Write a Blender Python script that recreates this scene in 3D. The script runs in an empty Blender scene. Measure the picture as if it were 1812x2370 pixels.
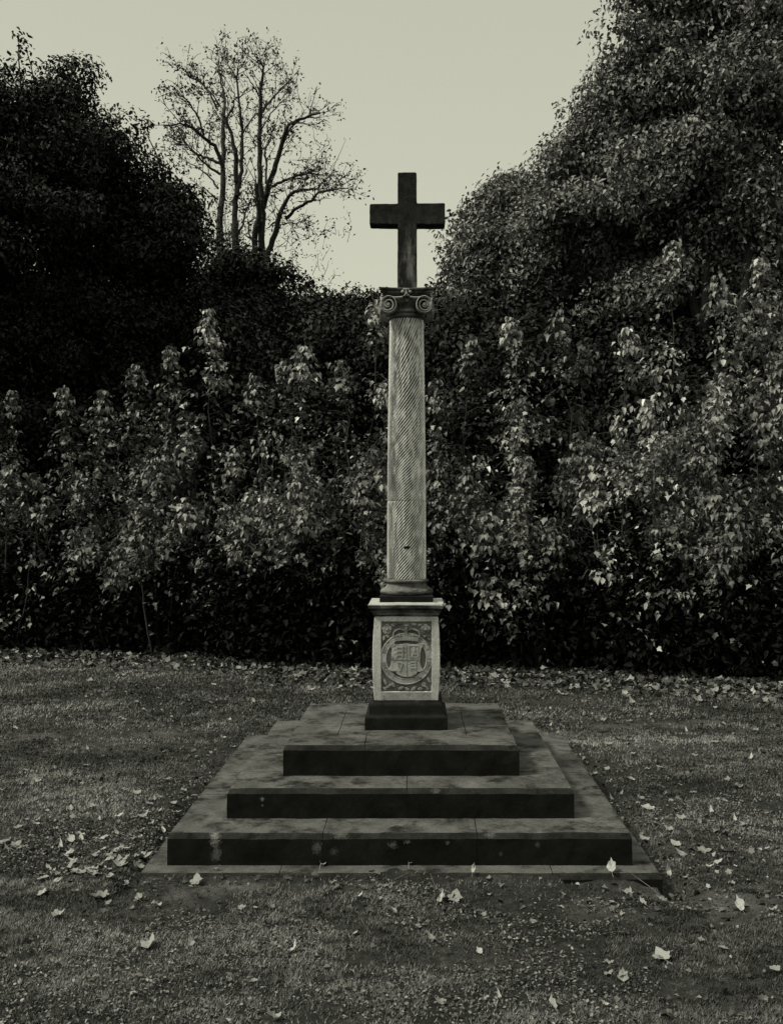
import bpy, bmesh, math, random
import numpy as np
from mathutils import Vector, Matrix, noise as mnoise

S = bpy.context.scene
COL = S.collection
PI = math.pi
random.seed(7)

# ------------------------------------------------------------------ camera
CAMX, CAMY, CAMZ = 0.05, -5.73, 1.65
F = 2300.0                                   # focal length in photograph pixels
cd = bpy.data.cameras.new('camera'); cam = bpy.data.objects.new('camera', cd); COL.objects.link(cam)
cam.location = (CAMX, CAMY, CAMZ); cam.rotation_euler = (PI/2, 0, 0)
cd.sensor_fit = 'VERTICAL'; cd.sensor_height = 24.0; cd.lens = 24.0*F/2370.0
cd.shift_x = -55/2370.0; cd.shift_y = 28/2370.0
cd.clip_end = 2000
S.camera = cam

# ------------------------------------------------------------------ sky and sun (grey afternoon, light from the left)
TINT = (0.985, 1.0, 0.800)                   # the warm green tone of the print
SUN_DIR = Vector((-0.82, -0.26, 1.0)).normalized()
w = bpy.data.worlds.new('World'); S.world = w; w.use_nodes = True
nt = w.node_tree; nt.nodes.clear()
out = nt.nodes.new('ShaderNodeOutputWorld'); bg = nt.nodes.new('ShaderNodeBackground')
sky = nt.nodes.new('ShaderNodeTexSky'); sky.sky_type = 'NISHITA'; sky.sun_disc = False
sky.sun_elevation = math.asin(SUN_DIR.z); sky.sun_rotation = math.atan2(SUN_DIR.x, SUN_DIR.y)
sky.dust_density = 4.0
bw = nt.nodes.new('ShaderNodeRGBToBW')
ma = nt.nodes.new('ShaderNodeMath'); ma.operation = 'MULTIPLY_ADD'; ma.inputs[1].default_value = 0.08; ma.inputs[2].default_value = 1.67
tin = nt.nodes.new('ShaderNodeVectorMath'); tin.operation = 'SCALE'; tin.inputs[0].default_value = TINT
nt.links.new(sky.outputs[0], bw.inputs[0]); nt.links.new(bw.outputs[0], ma.inputs[0])
# an overcast sky is brightest overhead
tc = nt.nodes.new('ShaderNodeTexCoord'); sx = nt.nodes.new('ShaderNodeSeparateXYZ'); mr = nt.nodes.new('ShaderNodeMapRange')
mr.interpolation_type = 'SMOOTHSTEP'
for i_, v_ in ((1, 0.48), (2, 1.0), (3, 1.0), (4, 2.3)): mr.inputs[i_].default_value = v_
nt.links.new(tc.outputs['Generated'], sx.inputs[0]); nt.links.new(sx.outputs['Z'], mr.inputs[0])
lo_ = nt.nodes.new('ShaderNodeMapRange')
for i_, v_ in ((1, 0.05), (2, 0.46), (3, 1.12), (4, 0.96)): lo_.inputs[i_].default_value = v_
nt.links.new(sx.outputs['Z'], lo_.inputs[0])
m0 = nt.nodes.new('ShaderNodeMath'); m0.operation = 'MULTIPLY'
nt.links.new(ma.outputs[0], m0.inputs[0]); nt.links.new(lo_.outputs[0], m0.inputs[1])
mu = nt.nodes.new('ShaderNodeMath'); mu.operation = 'MULTIPLY'
nt.links.new(m0.outputs[0], mu.inputs[0]); nt.links.new(mr.outputs[0], mu.inputs[1])
nt.links.new(mu.outputs[0], tin.inputs['Scale']); nt.links.new(tin.outputs[0], bg.inputs[0])
bg.inputs[1].default_value = 0.104
nt.links.new(bg.outputs[0], out.inputs[0])
sd = bpy.data.lights.new('sun', 'SUN'); so = bpy.data.objects.new('sun', sd); COL.objects.link(so)
sd.energy = 1.5; sd.angle = math.radians(11); sd.color = (1.0, 0.995, 0.80)
so.rotation_euler = (-SUN_DIR).to_track_quat('-Z', 'Y').to_euler(); so.location = (-20, -10, 25)
S.view_settings.view_transform = 'Standard'; S.view_settings.look = 'None'
S.view_settings.exposure = 1.58; S.view_settings.gamma = 1.0

# ------------------------------------------------------------------ helpers
def tag(o, label=None, cat=None, group=None, kind=None):
    if label: o['label'] = label
    if cat: o['category'] = cat
    if group: o['group'] = group
    if kind: o['kind'] = kind
    return o
def empty(name, loc=(0,0,0), rz=0):
    o = bpy.data.objects.new(name, None); COL.objects.link(o); o.location = loc; o.rotation_euler = (0,0,rz)
    o.empty_display_size = 0.2
    return o
def link(name, me, mats, parent=None):
    o = bpy.data.objects.new(name, me); COL.objects.link(o)
    for m in (mats if isinstance(mats, (list, tuple)) else [mats]):
        me.materials.append(m)
    if parent: o.parent = parent
    return o
def obj(name, bm, mats, parent=None, smooth=False):
    me = bpy.data.meshes.new(name); bm.normal_update(); bm.to_mesh(me); bm.free()
    if smooth: me.polygons.foreach_set('use_smooth', [True]*len(me.polygons))
    return link(name, me, mats, parent)
def at(px, py, d):                            # a point seen at a photograph pixel, d metres in front of the camera
    return Vector((CAMX+(px-961)/F*d, CAMY+d, CAMZ-(py-1213)/F*d))

class Noise2:                                # smooth lattice noise, vectorised
    def __init__(s, seed): s.t = np.random.RandomState(seed).rand(256, 256)
    def __call__(s, x, y):
        x = np.asarray(x, float); y = np.asarray(y, float)
        xi = np.floor(x).astype(int); yi = np.floor(y).astype(int)
        fx = x-xi; fy = y-yi; fx = fx*fx*(3-2*fx); fy = fy*fy*(3-2*fy)
        g = lambda a, b: s.t[a & 255, b & 255]
        return (g(xi,yi)*(1-fx)+g(xi+1,yi)*fx)*(1-fy)+(g(xi,yi+1)*(1-fx)+g(xi+1,yi+1)*fx)*fy
NA, NB, NC = Noise2(1), Noise2(2), Noise2(3)

# ------------------------------------------------------------------ materials
def new_mat(name):
    m = bpy.data.materials.new(name); m.use_nodes = True
    t = m.node_tree; b = t.nodes['Principled BSDF']
    return m, t, b
def nd(t, kind, **kw):
    n = t.nodes.new(kind)
    for k, v in kw.items(): setattr(n, k, v)
    return n
def noise_node(t, scale, detail=6, rough=0.6, vec=None, stretch=None):
    n = nd(t, 'ShaderNodeTexNoise'); n.inputs['Scale'].default_value = scale
    n.inputs['Detail'].default_value = detail; n.inputs['Roughness'].default_value = rough
    tc = nd(t, 'ShaderNodeTexCoord')
    if stretch:
        mp = nd(t, 'ShaderNodeMapping'); mp.inputs['Scale'].default_value = stretch
        t.links.new(tc.outputs['Object'], mp.inputs[0]); t.links.new(mp.outputs[0], n.inputs['Vector'])
    else: t.links.new(tc.outputs['Object'], n.inputs['Vector'])
    return n.outputs['Fac']
def ramp(t, fac, stops):
    r = nd(t, 'ShaderNodeValToRGB')
    el = r.color_ramp.elements
    while len(el) > 1: el.remove(el[-1])
    el[0].position = stops[0][0]; v = stops[0][1]; el[0].color = (v, v, v, 1)
    for p, v in stops[1:]:
        e = el.new(p); e.color = (v, v, v, 1)
    t.links.new(fac, r.inputs[0]); return r.outputs[0]
def mix(t, fac, a, b, mode='MIX'):
    n = nd(t, 'ShaderNodeMix', data_type='RGBA', blend_type=mode)
    for s, v in ((0, fac), (6, a), (7, b)):
        if isinstance(v, (int, float)): n.inputs[s].default_value = v if s == 0 else (v, v, v, 1)
        else: t.links.new(v, n.inputs[s])
    return n.outputs[2]
def bump(t, b, h, strength, dist):
    n = nd(t, 'ShaderNodeBump'); n.inputs['Strength'].default_value = strength; n.inputs['Distance'].default_value = dist
    t.links.new(h, n.inputs['Height']); t.links.new(n.outputs[0], b.inputs['Normal'])
    return n
def stone(name, lo, hi, stain=None, stain_at=(0.5, 0.62), scale=5, streak=None, fine=90, bd=0.004, rough=0.9, spots=None):
    m, t, b = new_mat(name)
    c = ramp(t, noise_node(t, scale, 8, 0.65), [(0.32, lo), (0.68, hi)])
    f = ramp(t, noise_node(t, fine, 4, 0.7), [(0.3, 0.72), (0.7, 1.18)])
    c = mix(t, 1.0, c, f, 'MULTIPLY')
    if stain is not None:
        s = noise_node(t, scale*0.9+2, 7, 0.7, stretch=streak or (1, 1, 1))
        c = mix(t, ramp(t, s, [(stain_at[0], 0), (stain_at[1], 1)]), c, stain)
    if spots:                                 # lichen blotches: (x, y, z, radius, value)
        tc = nd(t, 'ShaderNodeTexCoord'); wob = noise_node(t, 95, 5, 0.75)
        for (x, y, z, r, v, sz) in spots:
            mp = nd(t, 'ShaderNodeMapping'); mp.vector_type = 'TEXTURE'
            mp.inputs['Location'].default_value = (x, y, z); mp.inputs['Scale'].default_value = (r, r*3, r*sz)
            t.links.new(tc.outputs['Object'], mp.inputs[0])
            ln = nd(t, 'ShaderNodeVectorMath', operation='LENGTH'); t.links.new(mp.outputs[0], ln.inputs[0])
            ad = nd(t, 'ShaderNodeMath', operation='MULTIPLY_ADD'); ad.inputs[1].default_value = 3.2; ad.inputs[2].default_value = -1.5
            t.links.new(wob, ad.inputs[0])
            su = nd(t, 'ShaderNodeMath', operation='ADD'); t.links.new(ln.outputs['Value'], su.inputs[0]); t.links.new(ad.outputs[0], su.inputs[1])
            fac = ramp(t, su.outputs[0], [(0.35, 0.75), (1.0, 0.0)])
            c = mix(t, fac, c, v)
    t.links.new(c, b.inputs['Base Color']); b.inputs['Roughness'].default_value = rough
    b.inputs['Specular IOR Level'].default_value = 0.08
    h = mix(t, 0.5, noise_node(t, fine*1.3, 5, 0.7), noise_node(t, 22, 5, 0.6))
    bump(t, b, h, 0.8, bd)
    return m
M = {}
M['shaft']   = stone('pale_weathered_limestone', 0.50, 0.70, 0.24, (0.58, 0.76), 7, (1, 1, 0.45), 70,
    spots=[(0.050, -0.10, 2.00, 0.034, 0.82, 1.5), (0.03, -0.10, 1.93, 0.026, 0.82, 1.6), (0.015, -0.11, 2.03, 0.020, 0.82, 0.8), (0.07, -0.08, 1.95, 0.022, 0.82, 1.8), (0.0, -0.11, 1.90, 0.016, 0.5, 0.9), (0.05, -0.10, 1.90, 0.018, 0.48, 1.0), (-0.01, -0.10, 1.955, 0.014, 0.5, 0.8), (0.06, -0.09, 2.06, 0.02, 0.48, 1.5), (0.055, -0.09, 1.82, 0.012, 0.45, 2.0)])
M['shaft_low'] = stone('pale_smooth_limestone', 0.52, 0.70, 0.24, (0.60, 0.80), 8, (1, 1, 0.6), 70)
M['die']     = stone('cream_limestone', 0.33, 0.48, 0.14, (0.52, 0.72), 6, (1, 1, 0.3), 80)
M['field']  = stone('grime_and_shade_in_the_carving', 0.08, 0.19, 0.05, (0.60, 0.75), 14, None, 120)  # stained panel ground, darkened further to stand in for shade behind the relief
M['carved']  = stone('grimy_carved_limestone', 0.21, 0.36, 0.08, (0.55, 0.68), 14, None, 120)
M['mould']   = stone('grimy_limestone', 0.12, 0.29, 0.03, (0.50, 0.62), 9, (0.6, 0.6, 1.6), 90)
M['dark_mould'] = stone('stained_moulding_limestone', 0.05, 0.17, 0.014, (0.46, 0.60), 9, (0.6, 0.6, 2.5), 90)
M['pale_top'] = stone('pale_top_limestone', 0.26, 0.36, 0.10, (0.60, 0.72), 9, None, 90)
M['soot_and_shade']   = stone('soot_and_recess_shade_stone', 0.003, 0.014, 0.05, (0.64, 0.76), 9, None, 110)
M['cross']   = stone('dark_weathered_sandstone', 0.010, 0.022, 0.15, (0.48, 0.66), 10, (1.6, 1.6, 0.35), 110)
t = M['cross'].node_tree; b = t.nodes['Principled BSDF']; src = b.inputs['Base Color'].links[0].from_socket
tcx = nd(t, 'ShaderNodeTexCoord'); sxz = nd(t, 'ShaderNodeSeparateXYZ'); t.links.new(tcx.outputs['Object'], sxz.inputs[0])
mrx = nd(t, 'ShaderNodeMapRange')
for i_, v_ in ((1, 3.18), (2, 3.42), (3, 0.0), (4, 1.0)): mrx.inputs[i_].default_value = v_
t.links.new(sxz.outputs['Z'], mrx.inputs[0])
t.links.new(mix(t, mrx.outputs[0], src, ramp(t, noise_node(t, 30, 5, 0.7), [(0.35, 0.008), (0.75, 0.026)])), b.inputs['Base Color'])
M['capital'] = stone('dark_capital_limestone', 0.045, 0.12, 0.02, (0.50, 0.62), 12, None, 120)
M['volute']  = stone('worn_volute_limestone', 0.15, 0.26, 0.03, (0.58, 0.70), 14, None, 120)
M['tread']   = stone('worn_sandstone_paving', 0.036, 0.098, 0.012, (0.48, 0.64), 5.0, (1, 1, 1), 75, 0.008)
M['riser']   = stone('near_black_sandstone', 0.003, 0.010, 0.02, (0.70, 0.80), 8, None, 90, 0.003,
    spots=[(-0.885, -1.086, 0.165, 0.030, 0.16, 1.0), (-0.875, -1.086, 0.115, 0.022, 0.10, 2.0), (-0.885, -1.086, 0.095, 0.028, 0.07, 1.2),
           (-0.41, -1.086, 0.14, 0.030, 0.075, 1.3), (-0.33, -1.086, 0.12, 0.022, 0.05, 1.0), (-0.055, -1.086, 0.15, 0.026, 0.085, 0.9),
           (0.01, -1.086, 0.165, 0.020, 0.085, 0.6), (0.20, -1.086, 0.16, 0.012, 0.09, 1.0), (0.62, -1.086, 0.15, 0.015, 0.05, 1.0),
           (0.45, -1.086, 0.11, 0.012, 0.05, 1.0), (-0.70, -0.852, 0.30, 0.014, 0.16, 1.0), (-0.70, -0.852, 0.27, 0.008, 0.10, 1.0),
           (0.46, -0.852, 0.335, 0.009, 0.35, 1.0)])
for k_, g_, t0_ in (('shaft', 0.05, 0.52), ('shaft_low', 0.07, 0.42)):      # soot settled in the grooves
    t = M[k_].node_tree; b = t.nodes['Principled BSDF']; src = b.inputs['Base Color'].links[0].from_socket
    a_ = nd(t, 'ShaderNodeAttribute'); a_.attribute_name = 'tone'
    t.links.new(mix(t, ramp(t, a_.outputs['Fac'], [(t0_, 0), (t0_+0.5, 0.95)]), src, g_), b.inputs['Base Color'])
def leaf_mat(name, lo, hi, rough=0.45, spec=0.5, trans=0.15):
    m, t, b = new_mat(name)
    a = nd(t, 'ShaderNodeAttribute'); a.attribute_name = 'tone'
    c = ramp(t, a.outputs['Fac'], [(0.0, lo), (0.75, lo+(hi-lo)*0.55), (1.0, hi)])
    t.links.new(c, b.inputs['Base Color']); b.inputs['Roughness'].default_value = rough
    b.inputs['Specular IOR Level'].default_value = spec
    if trans:
        tr = nd(t, 'ShaderNodeBsdfTranslucent'); t.links.new(c, tr.inputs[0])
        mx = nd(t, 'ShaderNodeMixShader'); mx.inputs[0].default_value = trans
        o = t.nodes['Material Output']
        t.links.new(b.outputs[0], mx.inputs[1]); t.links.new(tr.outputs[0], mx.inputs[2]); t.links.new(mx.outputs[0], o.inputs[0])
    return m
M['syc'] = leaf_mat('sycamore_leaf', 0.022, 0.24, 0.48, 0.35)
M['syc_pale'] = leaf_mat('pale_sycamore_leaf', 0.055, 0.56, 0.48, 0.35)
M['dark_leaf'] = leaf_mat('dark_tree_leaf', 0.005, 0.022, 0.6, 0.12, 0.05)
M['under'] = leaf_mat('shade_black_undergrowth_leaf', 0.003, 0.012, 0.8, 0.05, 0)  # near-black colour puts the shade under the hedge into these leaves
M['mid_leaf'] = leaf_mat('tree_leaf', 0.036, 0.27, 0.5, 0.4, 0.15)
M['far_leaf'] = leaf_mat('thin_autumn_leaf', 0.015, 0.04, 0.6, 0.2, 0.05)
M['grass'] = leaf_mat('short_turf', 0.010, 0.22, 0.6, 0.25, 0.1)
M['clover'] = leaf_mat('ground_herb_leaf', 0.04, 0.17, 0.5, 0.4, 0.1)
M['fallen'] = leaf_mat('pale_fallen_leaf', 0.12, 0.31, 0.6, 0.3, 0.1)
M['litter'] = leaf_mat('leaf_litter', 0.015, 0.24, 0.6, 0.3, 0.05)
def bark(name, lo, hi):
    m, t, b = new_mat(name)
    c = ramp(t, noise_node(t, 9, 7, 0.7, stretch=(1, 1, 0.25)), [(0.35, lo), (0.7, hi)])
    t.links.new(c, b.inputs['Base Color']); b.inputs['Roughness'].default_value = 0.9
    bump(t, b, noise_node(t, 30, 5, 0.7, stretch=(1, 1, 0.2)), 0.7, 0.02)
    return m
M['bark'] = bark('dark_bark', 0.005, 0.014)
M['stem'] = bark('pale_sapling_bark', 0.06, 0.16)
M['dark_stem'] = bark('sapling_bark', 0.008, 0.03)
M['nosing'] = stone('shade_toned_step_nosing', 0.010, 0.032, 0.006, (0.52, 0.68), 7, None, 90, 0.006, spots=[(-0.885, -1.08, 0.193, 0.030, 0.20, 0.9), (-0.30, -1.08, 0.195, 0.05, 0.09, 0.6), (0.40, -1.08, 0.195, 0.03, 0.10, 0.5), (0.15, -0.85, 0.34, 0.03, 0.08, 0.6)])  # middle tone stands in for the half light on the steep chamfer
m, t, b = new_mat('soil_and_turf'); M['ground'] = m
soil = ramp(t, noise_node(t, 22, 8, 0.75), [(0.3, 0.010), (0.52, 0.026), (0.72, 0.065)])
big = ramp(t, noise_node(t, 1.1, 6, 0.6), [(0.35, 0.6), (0.65, 1.35)])
fine = ramp(t, noise_node(t, 140, 4, 0.7), [(0.3, 0.55), (0.7, 1.5)])
ba = nd(t, 'ShaderNodeAttribute'); ba.attribute_name = 'bare'
soil = mix(t, ba.outputs['Fac'], soil, ramp(t, noise_node(t, 16, 7, 0.7), [(0.3, 0.035), (0.7, 0.095)]))
c = mix(t, 1.0, mix(t, 1.0, soil, big, 'MULTIPLY'), fine, 'MULTIPLY')
t.links.new(c, b.inputs['Base Color']); b.inputs['Roughness'].default_value = 0.95; b.inputs['Specular IOR Level'].default_value = 0.1
bump(t, b, mix(t, 0.5, noise_node(t, 60, 8, 0.75), noise_node(t, 200, 3, 0.6)), 1.0, 0.02)

# ------------------------------------------------------------------ ground: one sheet out to the horizon
STX = -0.022                                  # the steps sit a touch left of the column
SLAB = 1.198
def ground_h(x, y):
    x = np.asarray(x, float); y = np.asarray(y, float)
    h = (NA(x*0.7+9, y*0.7+4)-0.5)*0.05 + (NB(x*3+50, y*3+50)-0.5)*0.022 + (NC(x*11+90, y*11+90)-0.5)*0.012
    dx = np.abs(x-STX)-SLAB; dy = np.abs(y)-SLAB
    d = np.maximum(dx, dy)                    # distance outside the slab
    near = np.exp(-np.maximum(d, 0)**2/0.30)
    h = h*(1-0.55*near)
    lip = np.where((x < STX+0.75) & (y < -0.9), 0.048, 0.018)   # soil has crept up to the front of the slab
    lip = np.where(x > STX+1.1, -0.012, lip); lip = np.where(x < STX-SLAB, 0.0, lip)
    h = h + lip*np.exp(-np.maximum(d, 0)**2/0.05)
    gut = np.where((x > STX+1.0), 0.050, np.where((x < STX-SLAB) & (y < 0.7), 0.050, 0.015))
    h = h - gut*np.exp(-((d-0.05)/0.05)**2)*(0.5+NB(x*6, y*6))
    over = 0.055+(NB(x*7+3, y*7+9)-0.62)*0.045+(NC(x*19, y*19)-0.5)*0.02+d*0.22   # soil creeping over the slab edge
    over = np.where((x > STX+0.75), over-0.035, over)
    return np.where(d < -0.13, -0.06, np.where(d < 0, np.minimum(over, 0.075), h))
def axis(a, b, step, far):
    mid = np.arange(a, b+step/2, step); s = step; left = []; right = []; p = a
    while p > -far: s *= 1.35; p -= s; left.append(p)
    s = step; p = b
    while p < far: s *= 1.35; p += s; right.append(p)
    return np.concatenate([left[::-1], mid, right])
gx = axis(-5.5, 5.5, 0.035, 600); gy = axis(-3.4, 7.5, 0.035, 600)
X, Y = np.meshgrid(gx, gy); Z = ground_h(X, Y)
nx, ny = len(gx), len(gy)
V = np.stack([X, Y, Z], -1).reshape(-1, 3)
ii = (np.arange(ny-1)[:, None]*nx+np.arange(nx-1)[None, :]).ravel()
FQ = np.stack([ii, ii+1, ii+nx+1, ii+nx], -1)
def np_mesh(name, V, Fa, tone=None, smooth=False):
    me = bpy.data.meshes.new(name); k = Fa.shape[1]
    me.vertices.add(len(V)); me.vertices.foreach_set('co', np.ascontiguousarray(V, dtype=np.float32).ravel())
    me.loops.add(Fa.size); me.loops.foreach_set('vertex_index', np.ascontiguousarray(Fa, dtype=np.int32).ravel())
    me.polygons.add(len(Fa)); me.polygons.foreach_set('loop_start', np.arange(0, Fa.size, k, dtype=np.int32))
    if smooth: me.polygons.foreach_set('use_smooth', np.ones(len(Fa), dtype=bool))
    me.update(calc_edges=True)
    if tone is not None:
        at_ = me.attributes.new('tone', 'FLOAT', 'POINT'); at_.data.foreach_set('value', np.ascontiguousarray(tone, dtype=np.float32))
    return me
BARE = [(560, 2075, 230, 26), (840, 2070, 90, 16), (1640, 2085, 240, 50), (1420, 2110, 150, 34), (1500, 1725, 60, 14), (1560, 1672, 260, 14), (60, 1710, 90, 12), (380, 1700, 110, 12), (1330, 2130, 90, 20)]
def bare_at(x, y):                            # worn places in the turf
    x = np.asarray(x, float); y = np.asarray(y, float); f = np.zeros_like(x)
    for px, py, rx, ry in BARE:
        d = CAMZ*F/(py-1213); p = at(px, py, d); k = d/F; ryy = ry*d*d/(CAMZ*F)
        f = np.maximum(f, 1-np.sqrt(((x-p.x)/(rx*k))**2+((y-p.y)/ryy)**2))
    f = np.where(f > 0, f*1.1+(NB(x*5, y*5)-0.55)*1.3+(NC(x*16, y*16)-0.5)*0.9, 0)
    return np.clip(f, 0, 1)
g = link('ground', np_mesh('ground', V, FQ, smooth=True), M['ground'])
ab = g.data.attributes.new('bare', 'FLOAT', 'POINT'); ab.data.foreach_set('value', bare_at(V[:, 0], V[:, 1]).astype(np.float32)); tag(g, kind='structure')

# ------------------------------------------------------------------ mesh shapes for the memorial
def roughen(bm, amp, sc=12):
    for v in bm.verts:
        n = mnoise.noise_vector(v.co*sc); n2 = mnoise.noise_vector(v.co*sc*4.3+Vector((9, 3, 1)))
        v.co += n*amp + n2*amp*0.5
def block(bm, x0, x1, y0, y1, z0, z1, ch, c=0.026, seg=0.05):
    # stone block; ch = chamfer on (left, right, front, back) upper edges
    e = 0.0012; i = [c*0.45 if k else e for k in ch]; cz = c
    nxs = max(2, int((x1-x0)/seg)+1); nys = max(2, int((y1-y0)/seg)+1)
    def ring(z, l, r, f, b):
        pts = []
        X0, X1, Y0, Y1 = x0+l, x1-r, y0+f, y1-b
        for k in range(nxs): pts.append((X0+(X1-X0)*k/nxs, Y0, z))
        for k in range(nys): pts.append((X1, Y0+(Y1-Y0)*k/nys, z))
        for k in range(nxs): pts.append((X1-(X1-X0)*k/nxs, Y1, z))
        for k in range(nys): pts.append((X0, Y1-(Y1-Y0)*k/nys, z))
        return [bm.verts.new(p) for p in pts]
    zm = (z0+z1-cz)/2
    rs = [ring(z0, 0, 0, 0, 0), ring(zm, 0, 0, 0, 0), ring(z1-cz, 0, 0, 0, 0), ring(z1-cz*0.25, i[0]*0.7, i[1]*0.7, i[2]*0.7, i[3]*0.7), ring(z1, *i)]
    n = len(rs[0])
    for a, b_ in zip(rs, rs[1:]):
        for k in range(n): bm.faces.new((a[k], a[(k+1) % n], b_[(k+1) % n], b_[k]))
    # top grid
    X0, X1, Y0, Y1 = x0+i[0], x1-i[1], y0+i[2], y1-i[3]; top = rs[-1]
    grid = [[None]*(nxs+1) for _ in range(nys+1)]
    for a in range(nys+1):
        for q in range(nxs+1):
            if a == 0: v = top[q]
            elif a == nys: v = top[nxs+nys+nxs-q]
            elif q == 0: v = top[(2*nxs+2*nys-a) % n]
            elif q == nxs: v = top[nxs+a]
            else: v = bm.verts.new((X0+(X1-X0)*q/nxs, Y0+(Y1-Y0)*a/nys, z1))
            grid[a][q] = v
    for a in range(nys):
        for q in range(nxs):
            bm.faces.new((grid[a][q], grid[a][q+1], grid[a+1][q+1], grid[a+1][q]))
def step(name, half, z0, z1, fx, sx, course, parent, label):
    # a course of blocks: front joints fx, side joints sx, corners belong to the front and back blocks
    bm = bmesh.new(); g = 0.0012
    a, b = STX-half, STX+half
    xs = [a]+[STX+f for f in fx]+[b]
    for k in range(len(xs)-1):
        l, r = xs[k]+(g/2 if k else 0), xs[k+1]-(g/2 if k < len(xs)-2 else 0)
        block(bm, l, r, -half, -half+course, z0, z1, (k == 0, k == len(xs)-2, True, False))
        block(bm, l, r, half-course, half, z0, z1, (k == 0, k == len(xs)-2, False, True))
    ys = [-half+course]+list(sx)+[half-course]
    for k in range(len(ys)-1):
        block(bm, a, a+course, ys[k]+g/2, ys[k+1]-g/2, z0, z1, (True, False, False, False))
        block(bm, b-course, b, ys[k]+g/2, ys[k+1]-g/2, z0, z1, (False, True, False, False))
        if name == 'top': block(bm, a+course+g, b-course-g, ys[k]+g/2, ys[k+1]-g/2, z0, z1, (False,)*4)
    if name != 'top': block(bm, a+course+g, b-course-g, -half+course+g, half-course-g, z0, z1-0.004, (False,)*4, seg=0.2)
    roughen(bm, 0.0024, 9)
    for v in bm.verts:                        # chipped and worn outer arrises
        m_ = max(abs(v.co.x-STX), abs(v.co.y)); e_ = abs(v.co.z-z1)
        if m_ > half-0.05 and e_ < 0.035:
            q_ = mnoise.noise(v.co*7)+0.6*mnoise.noise(v.co*23)
            q_ = min(q_, 0.75)
            if q_ > 0.25: v.co.z -= (q_-0.25)*0.010; k_ = 1-(q_-0.25)*0.008/half; v.co.x = STX+(v.co.x-STX)*k_; v.co.y *= k_
    bm.normal_update()
    for f in bm.faces: f.material_index = 1 if abs(f.normal.z) < 0.22 else (2 if abs(f.normal.z) < 0.8 else 0)  # steep faces near black, chamfers in between, flat tops lighter
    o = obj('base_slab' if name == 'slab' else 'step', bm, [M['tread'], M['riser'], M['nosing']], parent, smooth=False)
    if label: o['label'] = label
    return o
mem = empty('memorial_cross', (0, 0, 0))
tag(mem, 'tall stone cross on a fluted column, square carved pedestal and three dark square steps', 'memorial')
Z3, Z2, Z1 = 0.205, 0.352, 0.509
step('slab', SLAB, -0.05, 0.055, [-0.55, 0.7], [-0.35, 0.4], 0.28, mem, 'thin foundation slab almost level with the grass')
step('low', 1.086, 0.05, Z3, [-0.36, 0.36], [-0.42, 0.05, 0.5], 0.34, mem, 'lowest and widest step with pale lichen spots')
step('mid', 0.852, Z3-0.004, Z2, [0.03], [-0.15, 0.3], 0.34, mem, 'middle step')
step('top', 0.608, Z2-0.004, Z1, [-0.19], [-0.05], 0.26, mem, 'smallest and highest step under the pedestal')

# pedestal die with bulging sides and a sunk panel on each face
zA, zB = 0.655, 1.140
def hw(z):
    t = (z-zA)/(zB-zA)
    return 0.1765+0.0125*math.sin(PI*min(max(t*0.98+0.0, 0), 1))**0.8 - (0.001*t)
PW, PZ0, PZ1, RD = 0.139, 0.715, 1.104, 0.012
bm = bmesh.new()
us = [-1, -0.9, None, None, None, None, 0.9, 1]
zl = sorted(set([zA+(zB-zA)*k/24 for k in range(25) if abs(zA+(zB-zA)*k/24-PZ0) > 0.006 and abs(zA+(zB-zA)*k/24-PZ1) > 0.006]+[PZ0-0.003, PZ0+0.001, PZ1-0.001, PZ1+0.003]))
for s in range(4):
    R = Matrix.Rotation(s*PI/2, 4, 'Z'); rows = []
    for z in zl:
        h = hw(z); xs_ = [-h, -h+0.004, -PW-0.003, -PW, -PW*0.5, 0, PW*0.5, PW, PW+0.003, h-0.004, h]
        inz = PZ0 < z < PZ1; row = []
        for x in xs_:
            d = RD if (inz and abs(x) <= PW) else 0
            y = -h+d + (0.0025 if abs(abs(x)-h) < 1e-6 else 0)
            xx = x*(1-0.0) if abs(abs(x)-h) > 1e-6 else x - math.copysign(0.0025, x)*0
            row.append(bm.verts.new(R @ Vector((xx, y, z))))
        rows.append(row)
    for a, b_ in zip(rows, rows[1:]):
        for k in range(len(a)-1): bm.faces.new((a[k], a[k+1], b_[k+1], b_[k]))
bmesh.ops.remove_doubles(bm, verts=bm.verts, dist=0.0036)
bm.normal_update()
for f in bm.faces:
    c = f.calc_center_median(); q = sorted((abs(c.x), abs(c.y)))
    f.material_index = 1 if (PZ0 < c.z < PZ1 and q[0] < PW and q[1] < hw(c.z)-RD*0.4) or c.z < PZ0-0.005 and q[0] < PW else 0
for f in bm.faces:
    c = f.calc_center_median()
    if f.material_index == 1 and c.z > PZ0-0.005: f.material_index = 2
ped = obj('pedestal', bm, [M['die'], M['carved'], M['field']], mem)
# square mouldings (stack of rings) for plinth and cornice
def square_stack(prof, amp=0.0015, cap=True, rx=1.0):
    bm = bmesh.new(); N = 8; rings = []
    for (r, z) in prof:
        pts = []
        for s in range(4):
            R = Matrix.Rotation(s*PI/2, 4, 'Z')
            for k in range(N):
                pts.append(R @ Vector((-r+2*r*k/N, -r, z)))
        rings.append([bm.verts.new(p) for p in pts])
    n = len(rings[0])
    for a, b_ in zip(rings, rings[1:]):
        for k in range(n): bm.faces.new((a[k], a[(k+1) % n], b_[(k+1) % n], b_[k]))
    if cap: bm.faces.new(rings[-1])
    roughen(bm, amp, 14); bm.normal_update()
    return bm
bm = square_stack([(0.2295, Z1-0.006), (0.229, 0.574), (0.225, 0.581), (0.216, 0.584), (0.209, 0.588), (0.2065, 0.596), (0.2045, 0.625), (0.203, 0.640), (0.199, 0.648), (0.190, 0.653), (0.184, 0.658), (0.181, 0.664), (0.176, 0.668)])
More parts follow.
